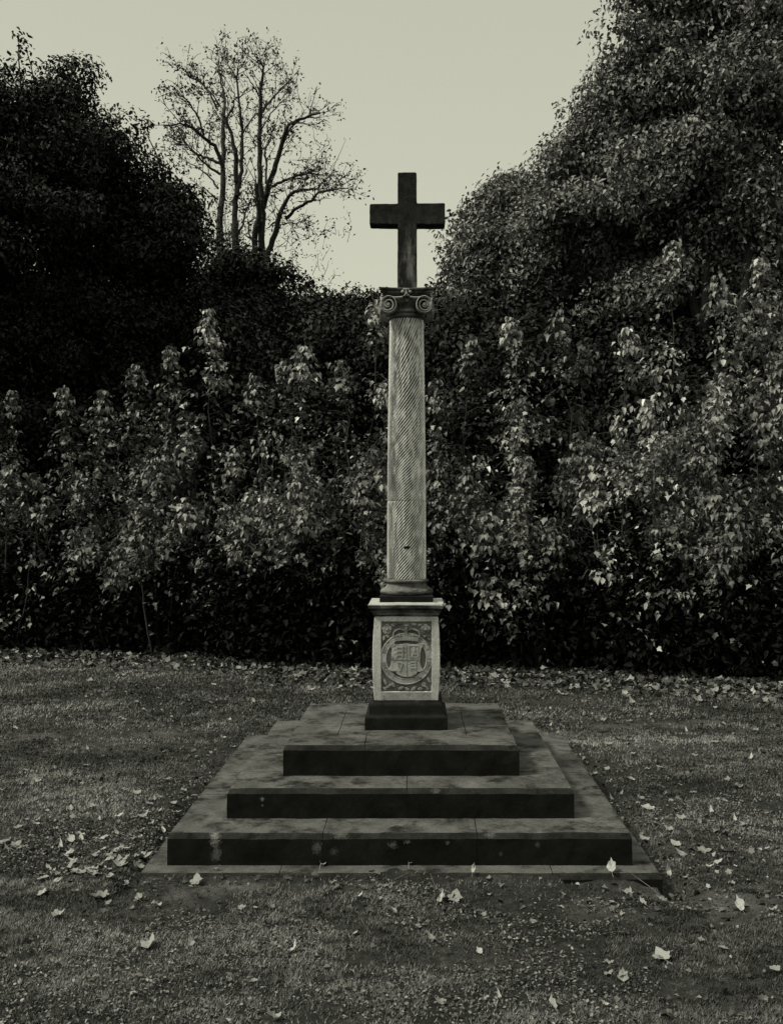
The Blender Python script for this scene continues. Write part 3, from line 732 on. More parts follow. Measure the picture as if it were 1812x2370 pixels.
# --- dark trees, left
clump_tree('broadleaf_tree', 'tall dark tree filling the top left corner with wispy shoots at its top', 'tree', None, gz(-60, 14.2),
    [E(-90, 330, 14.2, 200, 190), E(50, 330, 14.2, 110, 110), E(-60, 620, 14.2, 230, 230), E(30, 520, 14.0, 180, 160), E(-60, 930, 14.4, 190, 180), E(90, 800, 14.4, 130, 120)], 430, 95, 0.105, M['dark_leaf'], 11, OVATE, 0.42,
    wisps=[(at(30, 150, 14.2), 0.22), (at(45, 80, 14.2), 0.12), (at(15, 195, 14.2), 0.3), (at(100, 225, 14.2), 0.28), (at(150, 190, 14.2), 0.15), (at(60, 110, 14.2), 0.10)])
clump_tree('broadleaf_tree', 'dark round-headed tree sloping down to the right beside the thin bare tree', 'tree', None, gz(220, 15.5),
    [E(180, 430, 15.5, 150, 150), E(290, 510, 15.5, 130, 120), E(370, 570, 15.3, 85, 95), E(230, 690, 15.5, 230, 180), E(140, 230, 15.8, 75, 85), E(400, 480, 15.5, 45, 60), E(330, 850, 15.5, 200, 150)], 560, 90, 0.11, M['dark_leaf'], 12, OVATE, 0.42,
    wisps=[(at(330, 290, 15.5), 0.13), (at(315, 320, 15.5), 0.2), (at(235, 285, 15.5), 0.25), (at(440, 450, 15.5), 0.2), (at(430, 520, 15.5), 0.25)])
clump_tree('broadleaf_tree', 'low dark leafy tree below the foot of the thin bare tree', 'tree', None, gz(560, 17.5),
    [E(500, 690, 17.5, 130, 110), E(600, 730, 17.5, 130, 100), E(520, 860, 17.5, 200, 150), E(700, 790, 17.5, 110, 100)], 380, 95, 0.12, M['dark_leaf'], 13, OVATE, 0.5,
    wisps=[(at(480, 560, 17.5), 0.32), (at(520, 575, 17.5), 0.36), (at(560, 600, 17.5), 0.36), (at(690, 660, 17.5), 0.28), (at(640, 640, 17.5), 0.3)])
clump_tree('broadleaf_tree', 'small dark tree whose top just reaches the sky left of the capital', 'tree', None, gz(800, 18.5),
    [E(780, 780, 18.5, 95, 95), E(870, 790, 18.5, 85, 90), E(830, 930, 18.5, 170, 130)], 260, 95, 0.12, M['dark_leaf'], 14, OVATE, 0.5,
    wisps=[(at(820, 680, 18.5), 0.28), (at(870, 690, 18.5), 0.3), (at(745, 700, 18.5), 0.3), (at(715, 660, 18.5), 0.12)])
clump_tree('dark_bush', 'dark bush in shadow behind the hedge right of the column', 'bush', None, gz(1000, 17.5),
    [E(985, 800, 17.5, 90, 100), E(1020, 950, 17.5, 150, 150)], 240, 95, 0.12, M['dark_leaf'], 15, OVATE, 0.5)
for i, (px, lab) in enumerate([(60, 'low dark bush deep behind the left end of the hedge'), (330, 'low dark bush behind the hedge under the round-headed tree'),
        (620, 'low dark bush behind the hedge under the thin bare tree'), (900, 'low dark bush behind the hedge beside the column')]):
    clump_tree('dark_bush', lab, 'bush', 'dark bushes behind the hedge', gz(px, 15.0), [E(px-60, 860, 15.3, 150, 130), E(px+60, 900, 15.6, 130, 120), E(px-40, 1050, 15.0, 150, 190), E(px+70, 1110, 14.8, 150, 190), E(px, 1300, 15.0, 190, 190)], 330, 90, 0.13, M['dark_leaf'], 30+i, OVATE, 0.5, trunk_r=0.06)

# --- trees, right
clump_tree('broadleaf_tree', 'tallest tree rising out of the top right corner', 'tree', None, gz(1700, 13.2),
    [E(1640, 60, 13.2, 200, 170), E(1520, 170, 13.2, 115, 120), E(1740, 250, 13.0, 190, 220), E(1600, 330, 13.2, 180, 150), E(1820, 60, 13.0, 150, 250), E(1740, 560, 13.2, 150, 160), E(1750, 780, 13.2, 140, 150)], 640, 90, 0.105, M['mid_leaf'], 21, OVATE, 0.42,
    wisps=[(at(1440, 30, 13.2), 0.14), (at(1480, 15, 13.2), 0.2), (at(1450, 70, 13.2), 0.2)])
clump_tree('broadleaf_tree', 'leafy tree on the right whose left edge steps down towards the cross', 'tree', None, gz(1450, 14.2),
    [E(1430, 290, 14.2, 100, 100), E(1500, 400, 14.2, 180, 130), E(1360, 400, 14.2, 95, 85), E(1420, 520, 14.0, 190, 120), E(1600, 600, 14.2, 190, 150), E(1440, 720, 14.2, 170, 150)], 600, 90, 0.11, M['mid_leaf'], 22, OVATE, 0.42,
    wisps=[(at(1315, 245, 14.2), 0.2), (at(1300, 330, 14.2), 0.25), (at(1270, 330, 14.2), 0.16)])
clump_tree('broadleaf_tree', 'smaller leafy tree with flat-topped boughs just right of the cross', 'tree', None, gz(1220, 15.5),
    [E(1240, 470, 15.5, 110, 60), E(1190, 510, 15.5, 95, 50), E(1280, 580, 15.3, 150, 100), E(1145, 600, 15.5, 62, 62), E(1180, 700, 15.5, 150, 110)], 430, 85, 0.11, M['mid_leaf'], 23, OVATE, 0.42,
    wisps=[(at(1190, 415, 15.5), 0.22), (at(1155, 425, 15.5), 0.16), (at(1085, 470, 15.5), 0.10), (at(1060, 500, 15.5), 0.16), (at(1030, 525, 15.5), 0.18), (at(1035, 560, 15.5), 0.2), (at(1030, 580, 15.5), 0.18), (at(1060, 540, 15.5), 0.2), (at(1075, 505, 15.5), 0.2), (at(1100, 480, 15.5), 0.2), (at(1085, 560, 15.5), 0.22), (at(1055, 600, 15.5), 0.2), (at(1110, 455, 15.5), 0.16), (at(1135, 445, 15.5), 0.18)])
clump_tree('broadleaf_tree', 'darker slender tree between the capital and the flat-topped tree', 'tree', None, gz(1060, 16.5),
    [E(1095, 670, 16.5, 52, 52), E(1070, 740, 16.5, 68, 62), E(1110, 830, 16.5, 130, 110)], 220, 85, 0.11, M['dark_leaf'], 24, OVATE, 0.42,
    wisps=[(at(1010, 655, 16.5), 0.18), (at(990, 700, 16.5), 0.22), (at(1030, 620, 16.5), 0.15), (at(1045, 640, 16.5), 0.2), (at(1010, 680, 16.5), 0.22), (at(975, 690, 16.5), 0.14), (at(1040, 670, 16.5), 0.26)])
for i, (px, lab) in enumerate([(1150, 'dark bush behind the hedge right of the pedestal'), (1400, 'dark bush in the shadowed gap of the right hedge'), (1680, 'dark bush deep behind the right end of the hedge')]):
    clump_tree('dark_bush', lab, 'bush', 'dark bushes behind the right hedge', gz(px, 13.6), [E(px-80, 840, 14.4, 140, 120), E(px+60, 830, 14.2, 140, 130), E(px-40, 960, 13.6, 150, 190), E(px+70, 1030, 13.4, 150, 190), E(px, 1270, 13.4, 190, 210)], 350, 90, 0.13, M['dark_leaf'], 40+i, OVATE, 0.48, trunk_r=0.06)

# --- sycamore saplings that make the hedge
def sapling(label, group, px, top, d, width, seed, mat, dens=1.0, nst=3, low=0.25):
    rng = np.random.RandomState(seed); rnd = random.Random(seed)
    b = Vector(gz(px, d)); tp = at(px, top, d); H = tp.z-b.z
    P = []; Nn = []; Dd = []; size = []; tone = []; wood = []
    stems = [(b, tp, 1.0)]
    for k in range(nst):
        a = rnd.uniform(0, 2*PI); r = width*rnd.uniform(0.35, 0.8)
        stems.append((b+Vector((math.cos(a)*0.15, math.sin(a)*0.15, 0)), Vector((b.x+math.cos(a)*r, b.y+math.sin(a)*r*0.8, b.z+H*rnd.uniform(0.45, 0.78))), 0.8))
    for (s0, s1, sc) in stems:
        pts = curve(s0, s1, 0.035, 10, rnd); wood.append((pts, [0.016*sc*(1-0.9*i/10)+0.0015 for i in range(11)]))
        vs_ = rnd.uniform(0.6, 1.3)
        for q, (dz, rr_) in enumerate(((0.0, 0.05*vs_), (-0.09*vs_, 0.10), (-0.19*vs_, 0.13*vs_), (-0.30*vs_, 0.17*vs_))):   # tufts of drooping leaves up the leader
            m_ = 12+6*q; az = rng.rand(m_)*2*PI; oo = np.stack([np.cos(az), np.sin(az), 0*az], -1)
            P.append(np.array(s1)+UP*dz+oo*(rr_*rng.rand(m_)[:, None])+rng.randn(m_, 3)*0.015)
            Nn.append(norm(UP*0.9+oo*0.7+rng.randn(m_, 3)*0.2)); Dd.append(oo-UP*(0.3+0.9*rng.rand(m_))[:, None])
            size.append(0.045+0.05*rng.rand(m_)); tone.append(np.clip(0.15+0.6*rng.rand(m_)**1.3, 0, 1))
        L = (s1-s0).length; nn_ = int(L/0.095)
        for i in range(nn_):
            t_ = low+(1.0-low)*(i+rnd.random()*0.6)/nn_
            f = t_*10; j = min(int(f), 9); p0 = np.array(pts[j].lerp(pts[j+1], f-j) if t_ < 1 else pts[10])
            prof = min(1.0, (1-t_)*2.0+0.20)*(0.55+0.45*min(1, t_*2.5))
            nb = 3 if t_ < 0.93 else 3
            for q in range(nb):
                a = rnd.uniform(0, 2*PI); bl = width*0.75*prof*rnd.uniform(0.5, 1.1)*sc
                o = np.array([math.cos(a), math.sin(a), 0.0]); nl = max(2, int(bl/0.031*dens))
                tt = (np.arange(nl)+rng.rand(nl))/nl
                sag = rnd.uniform(-0.15, 0.35)
                pp = p0+o*bl*tt[:, None]+UP*(bl*(0.25*tt-(sag+0.25)*tt*tt))[:, None]+rng.randn(nl, 3)*0.035
                P.append(pp); ct = rng.rand()**2*0.45-0.05
                az = a+rng.randn(nl)*0.9; oo = np.stack([np.cos(az), np.sin(az), 0*az], -1)
                Nn.append(norm(UP*1.0+oo*0.35+rng.randn(nl, 3)*0.42)); Dd.append(oo-UP*(0.1+0.7*rng.rand(nl))[:, None])
                size.append(0.030+0.052*rng.rand(nl)**1.4); tone.append(np.clip(ct+rng.rand(nl)**2.2*0.75, 0, 1))
                if q == 0 and bl > 0.2 and p0[2] > 1.3: wood.append(([p0, p0+o*bl*0.45+UP*bl*rnd.uniform(0.05, 0.3), p0+o*bl*0.9+UP*bl*rnd.uniform(-0.1, 0.4)], [0.005, 0.0035, 0.002]))
    P = np.concatenate(P); Nn = np.concatenate(Nn); Dd = np.concatenate(Dd); size = np.concatenate(size); tone = np.concatenate(tone)
    und = 1.15+0.9*(NA(P[:, 0]*1.1+5, P[:, 0]*0)-0.5)+0.25*np.sin(P[:, 0]*4.1)
    hol = NB(P[:, 0]*1.6+31, P[:, 2]*1.3+7)*0.65+NC(P[:, 0]*4.0+3, P[:, 2]*3.4+7)*0.35
    keep = (P[:, 2] > 0.10) & (rng.rand(len(P)) < np.clip((P[:, 2]-0.25)/(und-0.25), 0.20, 1)**1.2) & ((rng.rand(len(P)) < np.clip((hol-0.34)*9, 0.10, 1)) | (P[:, 2] > tp.z-0.5))
    P, Nn, Dd, size, tone = P[keep], Nn[keep], Dd[keep], size[keep], tone[keep]
    return plant('sycamore_sapling', label, 'sapling', group, tuple(b), P, Nn, Dd, size, tone, 'mixed', mat, wood, M['dark_stem'], seed, 0.42, 'foliage', 'stem')
left_s = [
 (-30, 900, 13.2, 0.85, 'leftmost sycamore sapling of the hedge, cut by the left edge'),
 (30, 905, 13.4, 0.75, 'sapling with a drooping leafy tip near the left edge of the hedge'),
 (150, 900, 13.1, 0.75, 'broad sapling with two flat leafy tips in the left part of the hedge'),
 (240, 905, 13.0, 0.80, 'sapling between the twin flat tips and the small isolated leafy tip'),
 (315, 845, 12.9, 0.70, 'sapling ending in a small isolated leafy tip left of the tallest spire'),
 (395, 805, 12.8, 0.70, 'sapling with a leafy tip next to the tallest spire of the left hedge'),
 (482, 718, 12.7, 0.85, 'tallest spire of the left hedge with leaves in stacked tiers'),
 (590, 870, 12.5, 0.70, 'low sapling in the dip between the tallest spire and the broad pale sapling'),
 (655, 840, 12.3, 0.70, 'sapling on the left shoulder of the broad pale sapling'),
 (705, 803, 12.1, 0.90, 'broad pale sapling with a rounded top halfway between spire and column'),
 (790, 835, 12.0, 0.75, 'sapling just left of the column at mid height'),
 (868, 700, 12.2, 0.55, 'slender pale sapling whose tip touches the left of the capital'),
 (925, 900, 12.0, 0.75, 'sapling directly behind the column shaft'),
 (20, 1080, 12.7, 0.75, 'low front sapling at the left foot of the hedge'),
 (190, 1100, 12.6, 0.80, 'low front sapling below the twin flat tips'),
 (370, 1060, 12.4, 0.80, 'low front sapling below and left of the tallest spire'),
 (540, 1040, 12.1, 0.80, 'low front sapling below the dip in the hedge'),
 (690, 1080, 11.7, 0.75, 'low front sapling below the broad pale sapling'),
 (840, 1100, 11.5, 0.75, 'low front sapling left of the pedestal')]
right_s = [
 (1010, 880, 11.9, 0.75, 'sapling just right of the column shaft'),
 (1090, 790, 11.9, 0.75, 'sapling with a ragged rounded top right of the column'),
 (1180, 735, 11.8, 0.75, 'tall sapling right of the column with thin bare stems above it'),
 (1290, 720, 11.8, 0.75, 'tall sapling left of the dark gap in the right hedge'),
 (1350, 800, 12.0, 0.60, 'sapling set back beside the dark gap in the right hedge'),
 (1455, 760, 11.2, 0.65, 'pale sapling on the left shoulder of the highest spire'),
 (1560, 560, 11.4, 0.95, 'highest spire of the right hedge, pale leaves in stacked tiers'),
 (1660, 640, 11.5, 0.90, 'bright bushy sapling right of the highest spire'),
 (1760, 600, 11.3, 0.95, 'bright bushy sapling by the right edge'),
 (1850, 640, 11.2, 0.9, 'rightmost sapling of the hedge, cut by the right edge'),
 (1080, 1080, 11.4, 0.75, 'low front sapling right of the pedestal'),
 (1220, 1060, 11.3, 0.80, 'low front sapling between pedestal and dark gap'),
 (1500, 930, 10.9, 0.80, 'low front sapling with large pale leaves under the highest spire'),
 (1630, 980, 10.8, 0.85, 'low front sapling under the bright bushy one'),
 (1770, 960, 10.6, 0.85, 'low front sapling at the right foot of the hedge')]
for i, (px, top, d, wdt, lab) in enumerate(left_s):
    sapling(lab, 'sycamore saplings of the left hedge', px, top, d, wdt, 100+i, M['syc_pale'] if i in (6, 9, 11) else M['syc'], 1.15, 4, 0.10)
for i, (px, top, d, wdt, lab) in enumerate(right_s):
    sapling(lab, 'sycamore saplings of the right hedge', px, top, d, wdt, 200+i, M['syc_pale'] if i in (5, 6, 7, 8, 12, 2) else M['syc'], 1.15, 5, 0.10)

def foot_depth(px): return np.interp(px, [-300, 0, 400, 620, 900, 1100, 1400, 1812, 2100], [12.4, 12.3, 11.9, 11.0, 10.7, 10.9, 10.5, 9.9, 9.7])
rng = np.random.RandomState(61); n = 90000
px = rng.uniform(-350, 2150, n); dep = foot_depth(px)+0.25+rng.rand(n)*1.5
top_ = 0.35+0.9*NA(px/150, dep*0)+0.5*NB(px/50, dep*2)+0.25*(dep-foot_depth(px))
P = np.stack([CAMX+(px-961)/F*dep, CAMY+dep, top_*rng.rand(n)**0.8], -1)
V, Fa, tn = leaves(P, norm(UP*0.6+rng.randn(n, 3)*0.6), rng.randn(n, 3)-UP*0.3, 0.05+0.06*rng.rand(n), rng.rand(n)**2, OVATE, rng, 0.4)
o = link('undergrowth', np_mesh('undergrowth', V, Fa, tn), M['under']); tag(o, 'low undergrowth coloured near black for the shade beneath the hedge', 'undergrowth', kind='stuff')

# --- thin, nearly bare tree standing beyond
TD = 27.0
def zp(x, y): return (400+x/3.433, 60+y/3.433)
def stem_line(pts, r0, r1, rnd, ddep=0.0):
    out = []
    n = len(pts); off = rnd.uniform(-1.5, 1.5)
    for i, (x, y) in enumerate(pts):
        X_, Y_ = zp(x, y); out.append(at(X_, Y_, TD+off*i/n*1.5+ddep))
    res = []; rad = []
    for i in range(n-1):
        for j in range(4):
            t_ = j/4; res.append(out[i].lerp(out[i+1], t_)+Vector((rnd.uniform(-1, 1), rnd.uniform(-1, 1), rnd.uniform(-1, 1)))*0.022*(i+j > 0)); rad.append(r0+(r1-r0)*(i+t_)/(n-1))
    res.append(out[-1]); rad.append(r1)
    return res, rad
rnd = random.Random(5); rng = np.random.RandomState(5)
mains_a = [([(700,2050),(700,1900),(715,1500),(690,1250),(690,950),(690,700),(705,450),(720,330),(690,270)], .16, .02),
 ([(650,2000),(650,1700),(690,1480),(665,1250)], .13, .08),
 ([(700,1980),(740,1850),(810,1650),(870,1450),(930,1340),(1030,1300),(1140,1295)], .14, .03),
 ([(715,1450),(760,1280),(820,1100),(880,900),(920,780),(1050,730),(1170,690)], .12, .03),
 ([(760,1290),(860,1240),(960,1200),(1080,1165),(1150,1180)], .06, .025),
 ([(900,1530),(980,1450),(1100,1390),(1170,1320),(1280,1300),(1380,1290)], .07, .02),
 ([(690,700),(760,610),(860,500),(950,420)], .05, .02),
 ([(690,560),(640,470),(560,360)], .035, .012),
 ([(740,1250),(750,1100),(730,980),(780,910)], .05, .02),
 ([(870,950),(940,800),(1010,740),(1170,720)], .05, .015),
 ([(640,1720),(600,1640),(610,1560),(650,1530)], .035, .02),
 ([(700,830),(780,700),(870,600),(910,570)], .03, .012),
 ([(720,330),(760,290),(770,230)], .02, .01), ([(820,1560),(740,1610)], .04, .015), ([(880,1580),(960,1560),(1000,1600)], .03, .01),
 ([(1020,1490),(1060,1580),(1090,1660)], .015, .008), ([(700,1350),(860,1310),(900,1320)], .02, .01)]
mains_b = [([(380,2000),(380,1560),(395,1300),(405,1000),(405,750),(410,600),(380,400),(365,260)], .15, .015),
 ([(500,2000),(500,1650),(490,1480),(510,1300),(500,1050),(470,850),(410,720)], .15, .05),
 ([(515,1350),(545,1150),(555,950),(545,700),(510,450),(520,330)], .09, .02),
 ([(400,1130),(330,950),(240,880),(150,800),(60,775),(-10,790)], .08, .02),
 ([(250,870),(210,740),(150,630),(90,560),(40,550)], .045, .012),
 ([(390,1100),(300,1060),(200,1020),(120,950),(20,940)], .06, .015),
 ([(380,1180),(290,1120),(190,1030),(110,930),(50,850)], .05, .012),
 ([(360,1290),(310,1210),(180,1110),(50,1040)], .045, .012),
 ([(350,660),(300,540),(240,460),(130,400),(90,340)], .04, .012),
 ([(370,640),(340,570),(270,490)], .035, .012), ([(410,580),(350,545),(280,545)], .02, .01),
 ([(560,850),(610,760),(670,700)], .035, .02), ([(430,730),(480,640),(495,540)], .035, .015), ([(495,540),(420,430),(390,350)], .018, .01),
 ([(515,1670),(560,1580),(580,1470),(600,1430),(560,1370)], .05, .02), ([(360,1380),(270,1300),(210,1320)], .03, .01),
 ([(310,1570),(240,1520),(150,1440)], .035, .012), ([(430,1700),(420,1600),(400,1500)], .02, .01), ([(490,420),(460,330)], .015, .01)]
def thin_tree(mains, label, foot, seed, puffs):
    rnd = random.Random(seed); rng = np.random.RandomState(seed)
    wood = []; tips = []
    for pts, r0, r1 in mains:
        P_, R_ = stem_line(pts, r0, r1, rnd); wood.append((P_, R_))
        for i in range(5, len(P_)):
            if r0 > 0.1 and i < len(P_)*0.35: continue
            for q in range(2):
                if rnd.random() < 0.5:
                    pd = (P_[i]-P_[i-1]).normalized()
                    d = (pd*0.9+Vector((rnd.uniform(-1, 1), rnd.uniform(-0.8, 0.8), rnd.uniform(-0.5, 0.7)))).normalized(); L = rnd.uniform(0.25, 0.72)
                    tip = P_[i]+d*L
                    c = curve(P_[i], tip, 0.06, 4, rnd); wood.append((c, [min(0.018, R_[i]*0.6)*(1-0.6*k/4) for k in range(5)])); tips.append(tip); tips.append(c[2])
                    for _ in range(3):
                        d2 = (d+Vector((rnd.uniform(-1, 1), rnd.uniform(-1, 1), rnd.uniform(-0.4, 0.8)))).normalized()*rnd.uniform(0.12, 0.38)
                        t2 = c[3]+d2; wood.append(([c[3], c[3].lerp(t2, 0.5)+Vector((0, 0, 0.04)), t2], [0.011, 0.009, 0.006])); tips.append(t2)
        tips.append(P_[-1])
    P = []
    for tp in tips:
        if rng.rand() < 0.55:
            n = rng.randint(1, 8); P.append(np.array(tp)+rng.randn(n, 3)*rng.uniform(0.04, 0.13))
    for (x, y, r, n) in puffs:                # denser tufts of leaves
        X_, Y_ = zp(x, y); c = np.array(at(X_, Y_, TD))
        for q in range(int(n*0.10)+3):
            e_ = c+rng.randn(3)*r*np.array([0.45, 0.8, 0.38]); b_ = e_-(e_-c)*0.5+rng.randn(3)*r*0.2-UP*0.15; wood.append(([b_, (b_+e_)/2+rng.randn(3)*0.04, e_], [0.010, 0.008, 0.005]))
            m_ = rng.randint(2, 7); P.append(e_+rng.randn(m_, 3)*0.09)
    P = np.concatenate(P); n = len(P)
    base = foot
    wood = [(w_[0], [r_*0.74 for r_ in w_[1]]) for w_ in wood]
    return plant('bare_tree', label, 'tree', 'thin bare trees', tuple(base), P, norm(rng.randn(n, 3)+UP*0.3), norm(rng.randn(n, 3)-UP*0.5), 0.04+0.06*rng.rand(n), rng.rand(n), OVATE, M['far_leaf'], wood, M['bark'], seed)
# trunks go on down behind the dark trees to the ground
fa = Vector(at(*zp(700, 2050), TD)); fb = Vector(at(*zp(400, 2100), TD))
ga = Vector((fa.x, fa.y, -0.05)); gb = Vector((fb.x+0.4, fb.y, -0.05))
def foot_pts(g_, x, y):
    q = at(*zp(x, y), TD); return g_, q
thin_tree(mains_a, 'taller thin tree nearly bare of leaves, its boughs arching right against the sky', (fa.x, fa.y, 0), 51,
    [(700,620,.5,150),(830,880,.7,220),(1130,1080,.8,300),(1270,1200,.7,180),(1370,1280,.5,90),(880,1560,.8,240),(900,450,.6,120),(1100,1700,.7,110),(950,1900,.7,140),(1340,1600,.35,35),(1180,1950,.6,80),(1100,640,.6,120),(830,220,.5,60),(1180,930,.5,60),(900,1750,.9,120),(690,1280,.5,90)])
thin_tree(mains_b, 'thin nearly bare tree with two straight trunks standing left of its arching neighbour', (fb.x+0.4, fb.y, 0), 52,
    [(400,680,.7,260),(400,200,.7,130),(480,230,.5,80),(210,420,.5,130),(340,950,.7,150),(450,1200,.8,200),(400,1640,1.0,500),(500,1720,.9,400),(60,750,.6,80),(560,1250,.5,90),(300,1500,.7,110),(460,350,.4,60),(120,1060,.5,50),(280,1720,.8,350)])
for nm, tops, gp in (('a', [(700,2050), (650,2000), (700,1980)], ga), ('b', [(380,2000), (500,2000)], gb)):
    pass
for o in [o for o in COL.objects if o.name.startswith('bare_tree')]:
    tr = [c for c in o.children if c.name.startswith('trunk')][0]
    lab_a = 'arching right' in o['label']
    bm = bmesh.new(); bm.from_mesh(tr.data)
    tops = [(700,2050,.17), (650,2000,.13), (700,1980,.14)] if lab_a else [(380,2000,.15), (500,2000,.15)]
    for x, y, r in tops:
        q = at(*zp(x, y), TD)-o.location; tube(bm, [Vector((0, 0, -0.05)), q*0.5+Vector((0.1*(r*10-1.4), 0, 0)), q], [r*1.2, r*0.9, r*0.75], 8)
    bm.to_mesh(tr.data); bm.free()
    tr.data.polygons.foreach_set('use_smooth', [True]*len(tr.data.polygons))

# ------------------------------------------------------------------ turf, herbs, litter (stuff)
def on_slab(x, y, m=0.0): return (np.abs(x-STX) < SLAB+m) & (np.abs(y) < SLAB+m)
def scatter(rng, n, d0, d1, wmargin=1.15, power=1.0):
    u = rng.rand(n); d = np.sqrt(d0*d0+u*(d1*d1-d0*d0)) if power == 1.0 else d0+(d1-d0)*u**power
    px = rng.uniform(906-906*wmargin, 906+906*wmargin, n)
    return CAMX+(px-961)/F*d, CAMY+d, d
rng = np.random.RandomState(77)
VV = []; TT = []
for (n, d0, d1, hh, ww) in ((420000, 3.0, 5.2, 0.0115, 0.0021), (300000, 5.2, 8.0, 0.014, 0.0034), (230000, 8.0, 12.8, 0.018, 0.0058)):
    x, y, d = scatter(rng, n, d0, d1)
    dd = np.maximum(np.abs(x-STX)-SLAB, np.abs(y)-SLAB)
    bare = NA(x*1.9+3, y*1.9+8)*0.6+NB(x*6+3, y*6+8)*0.4
    bare = bare+0.55*np.exp(-np.maximum(dd, 0)/0.16)+0.75*bare_at(x, y)
    keep = (~on_slab(x, y, -0.01)) & ((bare < 0.58+0.16*rng.rand(n)) | (rng.rand(n) < 0.10))
    x, y = x[keep], y[keep]; n = len(x)
    cl = NC(x*28+5, y*28+5)
    keep = rng.rand(n) < 1.9*cl-0.15; x, y, cl = x[keep], y[keep], cl[keep]; n = len(x)
    z = ground_h(x, y)-0.002
    a = rng.rand(n)*2*PI; lean = 0.3+1.1*rng.rand(n); h = hh*(0.5+0.9*rng.rand(n))*(0.6+0.8*cl); wv = ww*(0.6+0.8*rng.rand(n))
    b0 = np.stack([x, y, z], -1); side = np.stack([-np.sin(a), np.cos(a), 0*a], -1)*wv[:, None]
    tip = b0+np.stack([np.cos(a)*lean*h, np.sin(a)*lean*h, h], -1)
    VV.append(np.stack([b0-side, b0+side, tip], 1).reshape(-1, 3))
    patch = (NA(x*1.0+70, y*1.6+31)-0.42)*0.9+(NB(x*3.3+11, y*5+2)-0.38)*0.75+(NC(x*13+11, y*18+2)-0.42)*0.5
    patch = patch+0.35*np.exp(-((y-1.72-0.05*x)/0.16)**2)*(x > 0.6)+0.2*np.exp(-((y-0.35-0.1*x)/0.3)**2)*(x < -1.6)
    TT.append(np.repeat(np.clip(patch+rng.rand(n)**2.5*0.6, 0, 1), 3))
VV = np.concatenate(VV); TT = np.concatenate(TT)
o = link('grass', np_mesh('grass', VV, np.arange(len(VV)).reshape(-1, 3), TT), M['grass']); tag(o, 'short mown turf with worn and mossy patches round the steps', 'grass', kind='stuff')
# small herbs in the foreground turf
x, y, d = scatter(rng, 60000, 3.0, 6.5)
f = NB(x*2.2+17, y*2.2+5)*0.6+NC(x*7+17, y*7+5)*0.4
k = (f > 0.50+0.10*rng.rand(len(x))) & ~on_slab(x, y, 0.02); x, y = x[k], y[k]; n = len(x)
P = np.stack([x, y, ground_h(x, y)+0.004+0.010*rng.rand(n)], -1)
V, Fa, tn = leaves(P, norm(UP+rng.randn(n, 3)*0.45), rng.randn(n, 3), 0.008+0.010*rng.rand(n), rng.rand(n)**1.5, OVATE, rng, 0.2, 0.3)
V[:, 0] = V[:, 0]
o = link('ground_herbs', np_mesh('ground_herbs', V, Fa, tn), M['clover']); tag(o, 'small round-leaved weeds spreading through the foreground turf', 'weeds', kind='stuff')
# leaf litter: fine brown bits on the lawn, thick drift at the hedge foot
x, y, d = scatter(rng, 26000, 3.0, 12.5); k = ~on_slab(x, y, 0.01)
dd = np.maximum(np.abs(x-STX)-SLAB, np.abs(y)-SLAB)
k &= rng.rand(len(x)) < 0.07+0.7*np.exp(-np.maximum(dd, 0)/0.35)+0.30*(NA(x*1.5+44, y*1.5+3) > 0.62)
x1, y1 = x[k], y[k]
def foot_depth(px): return np.interp(px, [-300, 0, 400, 620, 900, 1100, 1400, 1812, 2100], [12.4, 12.3, 11.9, 11.0, 10.7, 10.9, 10.5, 9.9, 9.7])
n2 = 11000; px = rng.uniform(-250, 2060, n2); dep = foot_depth(px)+np.abs(rng.randn(n2))*0.9-1.0*rng.rand(n2)**3
x2 = CAMX+(px-961)/F*dep; y2 = CAMY+dep
xs_ = np.concatenate([x1, x2]); ys_ = np.concatenate([y1, y2]); n = len(xs_)
sz = np.concatenate([0.010+0.028*rng.rand(len(x1))**1.5, 0.03+0.06*rng.rand(n2)])
P = np.stack([xs_, ys_, ground_h(xs_, ys_)+0.004+np.concatenate([0.008*rng.rand(len(x1)), 0.05*rng.rand(n2)])], -1)
V, Fa, tn = leaves(P, norm(UP+rng.randn(n, 3)*0.5), rng.randn(n, 3), sz, rng.rand(n)**3.2, MAPLE, rng, 0.3, 0.6)
o = link('leaf_litter', np_mesh('leaf_litter', V, Fa, tn), M['litter']); tag(o, 'drift of small dead leaves along the hedge foot and scattered through the lawn', 'leaf litter', kind='stuff')

